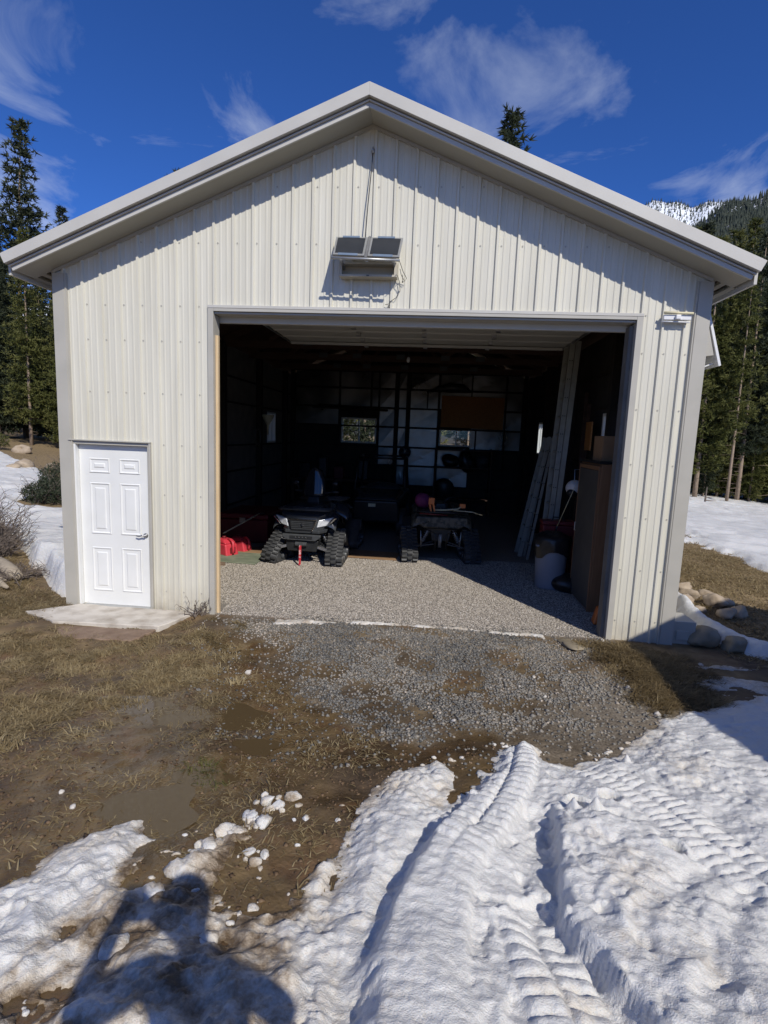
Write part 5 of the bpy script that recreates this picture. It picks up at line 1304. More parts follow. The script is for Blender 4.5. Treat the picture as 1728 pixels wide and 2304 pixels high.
for sx in (-1, 1):
    hl = P(MB().hexa([(sx * .25, .10, .66), (sx * .40, .18, .69), (sx * .40, .30, .69), (sx * .25, .24, .66), (sx * .285, .11, .80), (sx * .53, .22, .845), (sx * .53, .32, .845), (sx * .285, .26, .80)]), 'headlight', M['lens'], A1, bevel=.018, seg=3)
    P(MB().hexa([(sx * .41, .165, .69), (sx * .455, .20, .70), (sx * .455, .24, .70), (sx * .41, .21, .69), (sx * .545, .19, .83), (sx * .585, .23, .835), (sx * .585, .27, .835), (sx * .545, .23, .83)]), 'marker_light', M['chrome'], hl, bevel=.008)
P(MB().hexa([(-.30, .10, .555), (.30, .10, .555), (.40, .28, .56), (-.40, .28, .56), (-.30, .09, .612), (.30, .09, .612), (.42, .28, .63), (-.42, .28, .63)]), 'lower_fascia', M['gloss'], A1, bevel=.012)
bp = P(MB().prism([(-.25, .44), (.25, .44), (.34, .50), (.34, .545), (-.34, .545), (-.34, .50)], .02, .10, 'y'), 'front_bumper', M['greyplastic'], A1, bevel=.014)
P(MB().box(-.20, .20, .008, .019, .475, .525), 'bumper_slot', M['blackplastic'], bp, bevel=.006)
for x in (-.09, -.03, .03, .09): P(MB().prism([(x - .015, .485), (x, .515), (x + .015, .485), (x, .500)], .002, .0075, 'y'), 'bumper_mark', M['steel'], bp)
P(MB().prism([(-.26, .24), (.26, .24), (.30, .44), (-.30, .44)], .08, .30, 'y'), 'skid_plate', M['blackplastic'], A1, bevel=.02)
wn = P(MB().lathe([(.038, -.10), (.038, .10)], (0.0, .045, .375), 14, 'x'), 'winch', M['greyplastic'], A1)
P(MB().lathe([(.036, .0), (.036, .03)], (0.0, -.005, .385), 12, 'y'), 'winch_hook_guard', M['greyplastic'], wn)
P(MB().hexa([(-.018, -.03, .015), (.018, -.03, .015), (.018, -.024, .015), (-.018, -.024, .015), (-.02, -.012, .36), (.02, -.012, .36), (.02, -.006, .36), (-.02, -.006, .36)]), 'winch_strap', M['strap'], A1)
for sx in (-1, 1):
    P(MB().beam((sx * .16, .30, .36), (sx * .47, .28, .24), .035, .02).beam((sx * .16, .52, .36), (sx * .47, .34, .24), .035, .02), 'suspension_arm', M['greyplastic'], A1)
    P(MB().beam((sx * .22, .12, .34), (sx * .44, .10, .28), .03, .045), 'tow_bracket', M['steel'], A1)
    shock(A1, (sx * .42, .35, .30), (sx * .22, .40, .66))
    fender(A1, sx, .22, M['gloss'], .80); fender(A1, sx, 1.35, M['gloss'], .82)
    P(MB().tube([(sx * .06, .98, 1.05), (sx * .16, 1.02, 1.18), (sx * .40, 1.10, 1.20)], .014, 8), 'handlebar', M['blackplastic'], A1, smooth_on=True)
    P(MB().tube([(sx * .29, 1.07, 1.195), (sx * .42, 1.11, 1.20)], .020, 8), 'hand_grip', M['rubber'], A1, smooth_on=True)
    P(MB().tube([(sx * .30, 1.05, 1.2), (sx * .36, 1.0, 1.33)], .007, 6).lump((sx * .37, .99, 1.36), (.06, .015, .04), 4, 2, .1), 'mirror', M['blackplastic'], A1, smooth_on=True)
def rack(par, y0, y1, z, wd, m):
    b = MB(); b.tube([(-wd, y1, z - .02), (-wd, y0 + .06, z), (-wd + .06, y0, z), (wd - .06, y0, z), (wd, y0 + .06, z), (wd, y1, z - .02)], .013, 8)
    for k in range(1, 5): y = y0 + (y1 - y0) * k / 4.6; b.tube([(-wd, y, z), (wd, y, z)], .009, 6)
    for x in (-wd * .5, 0, wd * .5): b.tube([(x, y0, z), (x, y1, z)], .009, 6)
    for x in (-wd * .7, wd * .7): b.tube([(x, y0 + .15, z), (x * .8, y0 + .2, z - .1)], .012, 6)
    return P(b, 'cargo_rack', m, par, smooth_on=True)
rack(A1, .14, .80, .965, .46, M['greyplastic']); rack(A1, 1.5, 2.15, 1.0, .46, M['greyplastic'])
P(MB().lump((0, 1.45, .93), (.19, .48, .10), 5, 3, .08), 'seat', M['rubber'], A1, smooth_on=True)
b = MB(); n = 9
for i in range(n):
    f = i / (n - 1); wd = .21 - .08 * f ** 3
    for k in range(9): u = k / 8 * 2 - 1; b.v.append((wd * u, .80 + .10 * f + .07 * u * u, 1.12 + .54 * f - .06 * u * u * f))
for i in range(n - 1):
    for k in range(8): b.f.append((i * 9 + k, i * 9 + k + 1, (i + 1) * 9 + k + 1, (i + 1) * 9 + k))
ws_m = mat('smoked_windshield', (0.02, 0.022, 0.025), rough=0.10, spec=0.6)
o = P(b, 'windshield', ws_m, A1, smooth_on=True); s = o.modifiers.new('s', 'SOLIDIFY'); s.thickness = .004
P(MB().hexa([(-.12, .82, 1.0), (.12, .82, 1.0), (.16, 1.02, 1.0), (-.16, 1.02, 1.0), (-.09, .86, 1.14), (.09, .86, 1.14), (.13, 1.02, 1.14), (-.13, 1.02, 1.14)]), 'instrument_pod', M['blackplastic'], A1, bevel=.02)

A2 = thing('quad_bike', 'camouflage quad bike with bare front suspension and orange items on its rack', 'quad bike', (4.80, 3.42, 0), math.radians(2))
track_unit(A2, -.56, -.10, math.radians(6), 0, 'front')
track_unit(A2, .60, -.02, math.radians(6), 0, 'front')
track_unit(A2, -.60, 1.40, 0, 0, False); track_unit(A2, .60, 1.40, 0, 0, False)
P(MB().prism([(-.16, .34), (.16, .34), (.22, .62), (-.22, .62)], .40, 2.0, 'y'), 'chassis', M['blackplastic'], A2, bevel=.02)
P(MB().prism([(-.34, .62), (.34, .62), (.50, .72), (.48, .84), (-.48, .84), (-.50, .72)], .22, .85, 'y'), 'front_bodywork', M['camo'], A2, bevel=.03)
P(MB().tube([(-.10, .22, .22), (-.10, .16, .52), (-.30, .16, .62), (.30, .16, .62), (.10, .16, .52), (.10, .22, .22)], .016, 8), 'brush_guard', M['blackplastic'], A2, smooth_on=True)
for sx in (-1, 1):
    shock(A2, (sx * .36, .38, .30), (sx * .20, .36, .64), m=M['alu'])
    P(MB().tube([(sx * .36, .36, .22), (sx * .38, .33, .55)], .012, 6), 'brake_line', M['alu'], A2, smooth_on=True)
    P(MB().beam((sx * .12, .36, .30), (sx * .46, .36, .24), .03, .02).beam((sx * .12, .56, .32), (sx * .46, .42, .24), .03, .02), 'suspension_arm', M['greyplastic'], A2)
    fender(A2, sx, .20, M['camo'], .80); fender(A2, sx, 1.35, M['camo'], .82)
    P(MB().tube([(sx * .06, .98, 1.02), (sx * .16, 1.02, 1.12), (sx * .40, 1.10, 1.14)], .014, 8), 'handlebar', M['blackplastic'], A2, smooth_on=True)
P(MB().tube([(0, .30, .25), (0, .28, .50)], .02, 8).tube([(-.03, .30, .25), (-.03, .28, .50)], .012, 8), 'steering_column', M['alu'], A2, smooth_on=True)
rack(A2, .18, .84, .93, .46, M['blackplastic'])
P(MB().tube([(-.42, .17, .90), (.10, .17, .885)], .012, 8), 'front_rail', M['darkred'], A2, smooth_on=True)
P(MB().lump((0, 1.45, .90), (.19, .48, .10), 6, 3, .08), 'seat', M['rubber'], A2, smooth_on=True)
P(MB().prism([(-.14, .84), (.14, .84), (.10, 1.02), (-.10, 1.02)], .82, 1.1, 'y'), 'instrument_pod', M['blackplastic'], A2, bevel=.02)
t = thing('orange_clamp', 'orange forked tool standing on the camouflage quad rack', 'tool', (4.585, 3.66, .93))
P(MB().box(-.055, .055, -.03, .03, .14, .26), 'tool_head', M['orange'], t, bevel=.008)
for x in (-.03, .035): P(MB().hexa([(x - .016 + .03, -.02, 0), (x + .016 + .03, -.02, 0), (x + .016 + .03, .02, 0), (x - .016 + .03, .02, 0), (x - .02, -.02, .142), (x + .02, -.02, .142), (x + .02, .02, .142), (x - .02, .02, .142)]), 'tool_prong', M['orange'], t, bevel=.004)
t = thing('orange_strap', 'rolled strap with orange end lying across the camouflage quad rack', 'strap', (4.95, 3.7, .94))
P(MB().tube([(-.30, .0, .02), (-.1, -.02, .03), (.12, .02, .05), (.20, .05, .10)], .015, 8), 'strap_roll', M['yellowed'], t, smooth_on=True)
P(MB().box(.16, .27, .03, .08, .07, .15), 'strap_end', M['orange'], t, bevel=.006)
P(MB().tube([(.05, -.04, .03), (.4, -.06, .02), (.52, .02, -.02)], .009, 6), 'loose_end', M['yellowed'], t, smooth_on=True)
o = MB().lump((0, 0, .15), (.17, .15, .16), 12, 3, .15).build('magenta_bag', M['magenta'], None, smooth_on=True); o.location = (4.43, 4.15, .93)
tag(o, 'dark magenta stuff sack on the left of the camouflage quad', 'bag')

# dark side-by-side parked behind
U = thing('utility_vehicle', 'black vehicle deep in the garage behind the quads, small pale tag on front', 'vehicle', (3.35, 5.6, 0))
P(MB().hexa([(-.55, .10, .35), (.55, .10, .35), (.62, 2.5, .35), (-.62, 2.5, .35), (-.50, .02, .85), (.50, .02, .85), (.66, 2.5, .95), (-.66, 2.5, .95)]), 'body', M['blackplastic'], U, bevel=.05)
P(MB().hexa([(-.48, .05, .86), (.48, .05, .86), (.60, .85, .96), (-.60, .85, .96), (-.40, .15, .92), (.40, .15, .92), (.55, .85, 1.05), (-.55, .85, 1.05)]), 'bonnet', M['gloss'], U, bevel=.03)
P(MB().box(-.16, .0, .0, .018, .71, .78), 'pale_tag', M['yellowed'], U)
for sx in (-1, 1):
    P(MB().tube([(sx * .60, .9, 1.0), (sx * .56, 1.25, 1.75), (sx * .56, 2.2, 1.78), (sx * .62, 2.4, .95)], .025, 8), 'roll_bar', M['blackplastic'], U, smooth_on=True)
    for y in (.45, 2.1): P(MB().lathe([(.18, -.11), (.30, -.12), (.33, -.08), (.33, .08), (.30, .12), (.18, .11)], (sx * .58, y, .33), 20, 'x'), 'wheel', M['rubber'], U)
for y_, z_ in ((1.25, 1.75), (2.2, 1.78)): P(MB().tube([(-.56, y_, z_), (.56, y_, z_)], .025, 8), 'roof_bar', M['blackplastic'], U, smooth_on=True)
P(MB().lump((0, 1.6, .95), (.5, .28, .2), 8, 3, .08), 'seat', M['rubber'], U, smooth_on=True)

# ------------------------------------------------------------------ things on the garage floor
def gas_can(x, y, rz, label, s=1.0):
    t = thing('fuel_can', label, 'fuel can', (x, y, 0.004), rz, 'red fuel cans by the left jamb'); t.scale = (s, s, s)
    P(MB().hexa([(-.20, -.13, 0), (.20, -.13, 0), (.20, .13, 0), (-.20, .13, 0), (-.19, -.125, .21), (.15, -.125, .21), (.15, .125, .21), (-.19, .125, .21)]).hexa([(-.19, -.125, .2101), (.15, -.125, .2101), (.15, .125, .2101), (-.19, .125, .2101), (-.15, -.09, .285), (.06, -.09, .285), (.06, .09, .285), (-.15, .09, .285)]), 'can_body', M['red'], t, bevel=.03, seg=3)
    P(MB().tube([(.06, 0, .27), (.14, 0, .285), (.20, 0, .24), (.215, 0, .12), (.20, 0, .04)], .022, 8), 'can_handle', M['red'], t, smooth_on=True)
    P(MB().lathe([(.035, .28), (.035, .315), (.03, .32)], (-.06, 0, 0), 14), 'can_cap', M['darkred'], t, smooth_on=True)
    P(MB().box(.196, .204, -.05, .05, .06, .16), 'moulded_recess', M['darkred'], t)
    return t
gas_can(.84, 3.20, math.radians(-35), 'bright red plastic fuel can nearest the left jamb, in sunlight', 1.05)
gas_can(.98, 3.58, math.radians(-20), 'smaller red fuel can tucked behind the sunlit one', .95)
t = thing('tool_stick', 'pale wooden stick leaning over the red fuel cans', 'stick', (.95, 3.8, 0))
P(MB().tube([(-.30, -.25, .33), (.15, .65, .62)], .014, 7), 'shaft', M['yellowed'], t, smooth_on=True)
P(MB().box(.09, .21, .60, .70, 0, .62), 'prop_block', M['darkwood'], t)
t = thing('storage_chest', 'long dark red chest in shadow behind the fuel cans', 'chest', (.75, 4.9, 0))
P(MB().box(-.50, .52, -.55, .75, .0, .48), 'chest_body', M['darkred'], t, bevel=.03)
P(MB().box(-.52, .54, -.57, .77, .485, .60), 'chest_lid', M['darkred'], t, bevel=.04)
P(MB().box(-.06, .06, -.585, -.571, .42, .52), 'hasp', M['steel'], t)
def flat_sheet(name, poly, z, th, m, label, cat, seed):
    rr = random.Random(seed); pts = []
    for (xa, ya), (xb, yb) in zip(poly, poly[1:] + poly[:1]):
        for k in range(6): f = k / 6; pts.append((xa + (xb - xa) * f + rr.uniform(-.012, .012), ya + (yb - ya) * f + rr.uniform(-.012, .012)))
    return tag(MB().prism(pts, z, z + th, 'z').build(name, m, None, bevel=.004), label, cat)
flat_sheet('floor_mat', [(.45, 2.62), (1.60, 2.54), (1.66, 3.34), (.60, 3.38)], .008, .016, M['matgreen'], 'worn green mat on the gravel beside the left track', 'mat', 1)
flat_sheet('cardboard_sheet', [(.5, 3.40), (1.75, 3.36), (1.78, 3.95), (.5, 3.9)], .010, .012, M['cardboard'], 'brown cardboard sheet behind the green mat', 'cardboard', 2)
flat_sheet('cardboard_strip', [(2.95, 3.50), (3.98, 3.44), (4.02, 4.1), (2.95, 4.15)], .010, .012, M['cardboard'], 'brown cardboard strip on the floor between the quads', 'cardboard', 3)
flat_sheet('brown_mat', [(.45, 2.34), (1.15, 2.36), (1.05, 2.58), (.45, 2.60)], .006, .010, M['redearth'], 'brown scrap of matting in front of the green mat', 'mat', 4)
# ladders
def ladder(name, label, a, c, depth, rails=2, rw=.03, rh=.085, m='fibreglass'):
    a, c = Vector(a), Vector(c); t = thing(name, label, 'ladder', tuple(a))
    d = c - a; off = Vector(depth); sidev = Vector((rh, 0, 0))
    for k in range(rails):
        sh_ = Vector((.095 * k, 0, 0)); f0, f1 = (0, 1) if k == 0 else (.06, .97)
        for o_ in (Vector((0, 0, 0)), off):
            P(MB().beam(d * f0 + o_ + sh_, d * f1 + o_ + sh_, rh, rw, up=(0, 1, 0)), 'rail', M[m], t, bevel=.004)
    nr = int(d.length / .305)
    for i in range(1, nr + 1):
        p = d * (i * .305 / d.length)
        if (p / d.length).length > 1: break
        P(MB().tube([p, p + off], .016, 6), 'rung', M[m], t)
        P(MB().lathe([(.010, -.003), (.010, .003)], tuple(p + Vector((-.018, -.019, 0))), 8, 'y'), 'rung_end', M['blackplastic'], t)
        P(MB().lathe([(.010, -.003), (.010, .003)], tuple(p + Vector((.018, -.019, 0))), 8, 'y'), 'rung_end', M['blackplastic'], t)
    return t
ladder('extension_ladder', 'tall grey extension ladder standing at the right of the garage', (6.615, 3.2, 0), (6.80, 3.2, 4.1), (.0, .42, 0))
ladder('short_ladder', 'shorter aluminium ladder leaning left of the tall extension ladder', (6.40, 4.5, 0), (6.80, 4.45, 2.38), (.0, .40, 0), 1, rh=.09)
ladder('step_ladder', 'narrow ladder leaning between the short and the tall ladder', (6.50, 4.2, 0), (6.80, 4.1, 2.40), (.0, .36, 0), 1, rw=.025, rh=.05)
# bin
t = thing('waste_bin', 'blue grey plastic waste bin lined with a black bag', 'bin', (6.51, 2.28, 0)); t.scale = (1.08, 1.08, 1.12)
P(MB().lathe([(.0, .0), (.20, .0), (.205, .02), (.235, .60), (.245, .66), (.255, .67), (.255, .71), (.24, .71), (.22, .60), (.19, .05), (0, .04)], n=28), 'bin_body', M['canblue'], t, smooth_on=True)
b = MB(); rr = random.Random(4); n = 36
for zi, (r, z) in enumerate(((.262, .50), (.268, .60), (.270, .70), (.262, .735), (.22, .75), (.10, .80), (.01, .78))):
    for k in range(n): a = 2 * math.pi * k / n; q = r * (1 + .03 * math.sin(7 * a + zi) + rr.uniform(-.02, .02)); b.v.append((q * math.cos(a), q * math.sin(a), z + (.06 * math.sin(3 * a) + rr.uniform(-.02, .02) if zi == 0 else rr.uniform(-.008, .008))))
for i in range(6):
    for k in range(n): b.f.append((i * n + k, i * n + (k + 1) % n, (i + 1) * n + (k + 1) % n, (i + 1) * n + k))
P(b, 'bin_bag', M['bag'], t, smooth_on=True)
for a in (0.6, 3.7): P(MB().box(.24 * math.cos(a) - .05, .24 * math.cos(a) + .05, .24 * math.sin(a) - .04, .24 * math.sin(a) + .04, .60, .63), 'bin_handle', M['canblue'], t, bevel=.01)
o = MB().lump((0, 0, .14), (.22, .20, .16), 31, 3, .3).build('dark_bundle', M['bag'], None, smooth_on=True); o.location = (6.73, 2.10, 0)
tag(o, 'small black bundle on the floor against the bin', 'bag')
# cabinet
t = thing('cabinet', 'tall brown wood cabinet with a grey door inside the right wall', 'cabinet', (7.05, 1.5, 0))
P(MB().box(-.262, .315, -.46, .50, .0, 2.03), 'cabinet_carcass', M['cabwood'], t, bevel=.006)
P(MB().box(-.289, -.265, -.43, .47, .04, 1.94), 'cabinet_door', M['cabpanel'], t, bevel=.004)
for ya, yb, za, zc in ((-.455, -.435, .0, 2.0), (.475, .495, 0, 2.0), (-.43, .47, 1.945, 2.0)): P(MB().box(-.292, -.264, ya, yb, za, zc), 'door_stile', M['cabwood'], t, bevel=.003)
P(MB().tube([(-.30, .40, 1.0), (-.315, .40, 1.0), (-.315, .40, 1.12), (-.30, .40, 1.12)], .008, 6), 'cabinet_handle', M['alu'], t)
P(MB().box(-.30, .32, -.47, .51, 2.034, 2.062), 'cabinet_top', M['blackplastic'], t, bevel=.004)
o = MB().box(-.12, .19, -.20, .20, 0, .34).build('carton', M['cardboard'], None, bevel=.005); o.location = (6.94, 1.40, 2.064); tag(o, 'plain brown carton standing on the tall cabinet', 'box')
o = MB().box(-.012, .012, -.16, .17, -.24, .24).build('orange_board', M['osb'], None, bevel=.003); o.location = (7.20, 3.27, 2.42); tag(o, 'small sunlit orange board beside the right window', 'board')
o = MB().box(-.01, .01, -.1, .1, -.07, .07).build('grey_switch_box', M['white'], None, bevel=.006); o.location = (7.34, .62, 2.25); tag(o, 'small pale switch box on the right wall above the cabinet', 'switch')
MBp = MB().tube([(0, 0, 0), (.05, .0, 1.5)], .016, 8).build('wooden_pole', M['pine'], None, smooth_on=True); MBp.location = (7.30, .9, 2.05); tag(MBp, 'thin upright wooden pole by the right jamb', 'pole')
for k, (x, y, z, l) in enumerate(((7.25, 3.9, 0, 3.2), (7.27, 3.75, 0, 3.0))):
    o = MB().beam((0, 0, 0), (.03, .0, l), .06, .03).build('lumber_board', M['darkwood'], None); o.location = (x, y, z); tag(o, ['long dark board upright behind the cabinet', 'second dark upright board, nearer the cabinet'][k], 'board', 'boards stored at the right wall')
# helmet-like white object hanging behind the cabinet
t = thing('hanging_gear', 'white and black rounded gear hanging behind the brown cabinet', 'gear', (6.95, 2.95, 1.45))
b = MB(); b.lump((0, 0, .10), (.13, .15, .13), 3, 3, .10); P(b, 'shell', M['white'], t, smooth_on=True)
P(MB().lump((-.03, -.09, .02), (.10, .09, .07), 9, 3, .2), 'visor_opening', M['blackplastic'], t, smooth_on=True)
P(MB().tube([(0, .02, .22), (0, .05, .40), (.2, .05, .42)], .006, 6), 'hanging_hook', M['steel'], t)
# red shop press / jack items behind bin
t = thing('red_toolbox', 'dark red toolbox on a stand behind the waste bin', 'toolbox', (6.72, 2.85, 0))
P(MB().box(-.28, .25, -.14, .14, .70, .93), 'box_body', M['darkred'], t, bevel=.02)
P(MB().box(-.29, .26, -.15, .15, .935, 1.0), 'box_lid', M['darkred'], t, bevel=.015)
P(MB().tube([(-.1, 0, 1.0), (-.1, 0, 1.05), (.08, 0, 1.05), (.08, 0, 1.0)], .01, 6), 'carry_handle', M['blackplastic'], t)
for x in (-.24, .21):
    for y in (-.1, .1): P(MB().beam((x, y, 0), (x, y, .695), .04, .04), 'stand_leg', M['darkred'], t)
t = thing('thin_rod', 'thin pale rod leaning on the cabinet front', 'rod', (6.62, 2.5, .95))
P(MB().tube([(0, 0, 0), (.11, -.48, .72)], [.008, .004], 6), 'rod_blank', M['yellowed'], t, smooth_on=True); P(MB().tube([(-.01, .04, -.10), (0, 0, 0)], .014, 8), 'rod_grip', M['blackplastic'], t, smooth_on=True)
# orange trimmer head in the corner
t = thing('orange_trimmer', 'orange tool with a thin handle in the right front corner', 'tool', (6.80, .56, 0))
P(MB().hexa([(-.12, -.09, .01), (.08, -.09, .01), (.10, .09, .01), (-.10, .09, .01), (-.06, -.06, .24), (.06, -.06, .22), (.06, .06, .22), (-.05, .06, .24)]), 'motor_housing', M['orange'], t, bevel=.03, seg=3)
P(MB().tube([(.02, .0, .2), (.12, .12, .42)], .012, 8), 'handle_tube', M['alu'], t, smooth_on=True)
# rear wall things
o = MB().box(-.945, .945, -.012, .012, -.475, .475).build('particle_board', M['osb'], None, bevel=.003); o.location = (5.73, 10.60, 3.085); o.rotation_euler = (0, math.radians(.8), 0); tag(o, 'large orange particle board hung on the rear wall', 'board')
t = thing('round_wall_disc', 'round black disc on the rear wall between two posts', 'disc', (3.72, 10.58, 1.81))
P(MB().lathe([(.19, .0), (.19, -.05), (.17, -.055), (.165, -.04)], n=28, axis='y'), 'rim', M['blackplastic'], t, smooth_on=True)
P(MB().lathe([(.163, -.030), (.163, -.034)], n=28, axis='y'), 'dial', M['greyplastic'], t)
P(MB().beam((0, -.04, 0), (.05, -.04, .09), .012, .004).beam((0, -.04, 0), (-.03, -.04, .12), .008, .004), 'hands', M['steel'], t)
t = thing('rear_shelf', 'dark shelf unit below the right rear window', 'shelf', (5.4, 10.35, 0))
for z in (.45, 1.40, 1.92): P(MB().box(-.75, .95, -.25, .25, z, z + .03), 'shelf_board', M['darkwood'], t)
for x in (-.75, .92): P(MB().box(x, x + .035, -.25, .25, 0, 2.0), 'shelf_upright', M['darkwood'], t)
for k, (x, z, sx, sz, m_, lb) in enumerate(((5.15, 1.43, .28, .20, 'bag', 'dark lumpy bag on the rear shelf, left'), (5.62, 1.43, .24, .30, 'bag', 'taller dark bag in the middle of the rear shelf'), (6.1, 1.43, .16, .18, 'jacket', 'small dark bundle at the right of the rear shelf'), (5.0, .48, .3, .3, 'blackplastic', 'black tub on the lower rear shelf'))):
    o = MB().lump((0, 0, sz * .9), (sx, .2, sz), 40 + k, 3, .35).build('stored_bag', M[m_], None, smooth_on=True); o.location = (x, 10.33, z); tag(o, lb, 'bag', 'bags on the rear shelf')
t = thing('hanging_bundle', 'dark elongated bundle hung high in front of the rear wall', 'bundle', (5.0, 10.1, 3.72))
P(MB().tube([(-.62, 0, -.08), (-.35, 0, .0), (.0, 0, .05), (.4, 0, .03), (.62, 0, -.06)], [.02, .09, .15, .13, .03], 12), 'hull', M['blackplastic'], t, smooth_on=True)
P(MB().tube([(-.3, 0, .08), (-.3, .05, .55)], .008, 5).tube([(.35, 0, .14), (.35, .05, .55)], .008, 5), 'hanging_rope', M['wire'], t)
t = thing('work_bench', 'dark work bench piled with things below the left rear window', 'bench', (1.9, 10.2, 0))
P(MB().box(-1.6, 1.2, -.45, .40, .88, .94), 'bench_top', M['darkwood'], t)
for x in (-1.55, -.2, 1.1): P(MB().box(x, x + .09, -.42, .36, 0, .88), 'bench_leg', M['darkwood'], t)
for k, (x, w_, h_, m_, lb) in enumerate(((.7, .3, .45, 'blackplastic', 'black case at the left of the work bench'), (1.25, .22, .62, 'greyplastic', 'charcoal box standing on the work bench'), (1.75, .3, .35, 'darkred', 'dark red case on the work bench'), (2.5, .28, .55, 'blackplastic', 'tall black case at the right of the work bench'))):
    o = MB().box(-w_ / 2, w_ / 2, -.15, .15, 0, h_).build('bench_case', M[m_], None, bevel=.02); o.location = (x, 10.15, .94); tag(o, lb, 'case', 'cases on the work bench')
t = thing('pipe_rack', 'long dark rods lying on brackets high on the rear wall', 'rack', (2.2, 10.5, 3.0))
P(MB().tube([(-1.4, 0, .10), (.95, -.02, .06)], .03, 8), 'rod', M['post'], t); P(MB().tube([(-1.2, -.05, .18), (1.15, -.06, .12)], .02, 8), 'rod', M['post'], t)
for x in (-1.1, .6): P(MB().beam((x, .12, .03), (x, -.14, .03), .03, .03), 'rack_bracket', M['post'], t)
for k, (y, m_, lb) in enumerate(((7.5, 'yellowed', 'yellowish funnel hung on the left wall'), (6.7, 'greyplastic', 'dark hose coil hung on the left wall'))):
    o = (MB().lathe([(.02, -.35), (.035, -.1), (.16, .12), (.16, .16)], n=16) if k == 0 else MB().tube([(.0, .2 * math.cos(a / 10 * 6.283), .2 * math.sin(a / 10 * 6.283)) for a in range(32)], .02, 6)).build('wall_hanging', M[m_], None, smooth_on=True)
    o.location = (.30, y, 2.55 - .4 * k); tag(o, lb, ['funnel', 'hose'][k])
t = thing('ceiling_lamp', 'small white bulb lamp hanging under the nearest truss', 'lamp', (3.98, 4.9, 4.0))
P(MB().tube([(0, 0, 0), (0, 0, -.12)], .008, 6), 'lamp_cord', M['wire'], t); P(MB().lump((0, 0, -.17), (.035, .035, .06), 2, 2, .02), 'bulb', M['white'], t, smooth_on=True)
o = MB().beam((0, 0, 0), (.0, 0, -1.0), .05, .05).build('hanging_strut', M['post'], None); o.location = (2.86, 8.45, 4.0); tag(o, 'dark strut hanging from the truss above the left rear window', 'strut')

# ------------------------------------------------------------------ rocks, stones, log, shrubs outside
def rock(x, y, r, seed, label, m='rock', cat='rock', group=None, flat=.7, sink=.25, name='rock', elong=1.0):
    rr = random.Random(seed); o = MB().lump((0, 0, 0), (r * elong, r * rr.uniform(.75, 1.0), r * flat), seed, 3, .42, facet=1.0).build(name, M[m], None, smooth_on=True)
    o.location = (x, y, g_at(x, y) + r * flat * (1 - sink) * .6); o.rotation_euler = (rr.uniform(-.2, .2), rr.uniform(-.2, .2), rr.uniform(0, 6.28)); return tag(o, label, cat, group)
gRR = 'tan rocks along the right wall'
RRK = [(8.24, 2.95, .16), (8.42, 3.25, .17), (8.62, 2.9, .15), (8.36, 2.55, .19), (8.68, 2.45, .18), (8.28, 2.15, .17), (8.56, 2.02, .22), (8.84, 2.12, .18), (8.38, 1.72, .16), (8.72, 1.62, .24), (8.95, 1.75, .17), (8.40, 1.36, .13), (8.66, 1.22, .17), (8.92, 1.34, .20), (8.50, 3.65, .17), (8.25, 3.55, .14), (8.72, 3.5, .15), (8.55, 4.2, .18), (8.3, 4.4, .15)]
rl = ['farthest left', 'far', 'far right', 'left', 'right', 'left, small flat', 'large middle', 'outer middle', 'inner, partly under snow', 'largest front', 'outer small', 'smallest, beside the snow', 'front, nearest the camera', 'front right', 'back middle', 'back left', 'back right', 'rear', 'rear left']
for i, (x, y, r) in enumerate(RRK): rock(x, y, r * .86, 60 + i, 'rounded tan rock in the heap by the right wall, ' + rl[i], 'rock', 'rock', gRR)
rock(7.83, .12, .25, 91, 'large mossy boulder beside the utility box at the right corner', 'rockgrey', 'boulder', None, .55, .3, 'boulder', 1.2)
rock(8.10, -.08, .19, 92, 'second boulder, right of the mossy one, touching the snow tongue', 'rockgrey', 'boulder', None, .65, .3, 'boulder')
rock(6.22, -.26, .17, 93, 'flat tan stone at the right end of the entrance ice', 'rockgrey', 'stone', None, .22, .3, 'flat_stone', 1.5)
WS = [(2.88, -1.53, .055, 'white lump on the wet mud left of the gravel'), (6.48, -1.37, .045, 'white stone at the edge of the straw grass'), (6.55, -1.86, .04, 'white stone near the right snow edge'), (6.55, -2.06, .03, 'small white stone at the snow corner'), (5.66, -1.62, .03, 'pale stone in the middle of the dark gravel'), (5.64, -1.21, .03, 'pale stone toward the back of the dark gravel'), (5.47, -1.42, .025, 'small pale stone on the gravel, left of two others'), (2.54, -3.72, .03, 'pale stone in the mud at the far left'), (2.70, -3.85, .03, 'pale stone by the left snow strip'), (7.48, -.63, .04, 'whitish stone in the shade right of the corner'), (4.81, -2.31, .03, 'pale stone at the lower gravel edge'), (6.62, -.12, .05, 'pale stone at the foot of the right jamb'), (3.24, -4.86, .02, 'white oval pebble in the lower left mud')]
for i, (x, y, r, lb) in enumerate(WS): rock(x, y, r * .72, 120 + i, lb, 'whitestone', 'stone', 'pale stones in the yard', .7, .2, 'pale_stone')
gLB = 'boulders on the left bank'
for i, (x, y, r, lb) in enumerate(((-11.4, 13.7, .55, 'upright tan boulder highest on the left bank'), (-8.6, 10.2, .5, 'long tan boulder above the left snow bank'), (-8.0, 10.6, .34, 'small tan boulder beside the long one'), (-7.1, 10.4, .42, 'tan boulder right of the long one'), (-6.6, 10.0, .3, 'small boulder close to the shrubs on the bank'), (-8.4, 9.5, .3, 'low boulder under the long one, at the snow'), (-9.3, 13.4, .35, 'far boulder under the pines'), (-8.2, 13.0, .3, 'far small boulder under the pines, right'))):
    rock(x, y, r * .75, 160 + i, lb, 'rock', 'boulder', gLB, .75, .2, 'boulder')
t = thing('driftwood_log', 'weathered grey split log at the left picture edge', 'log', (-1.22, .62, g_at(-1.22, .62)))
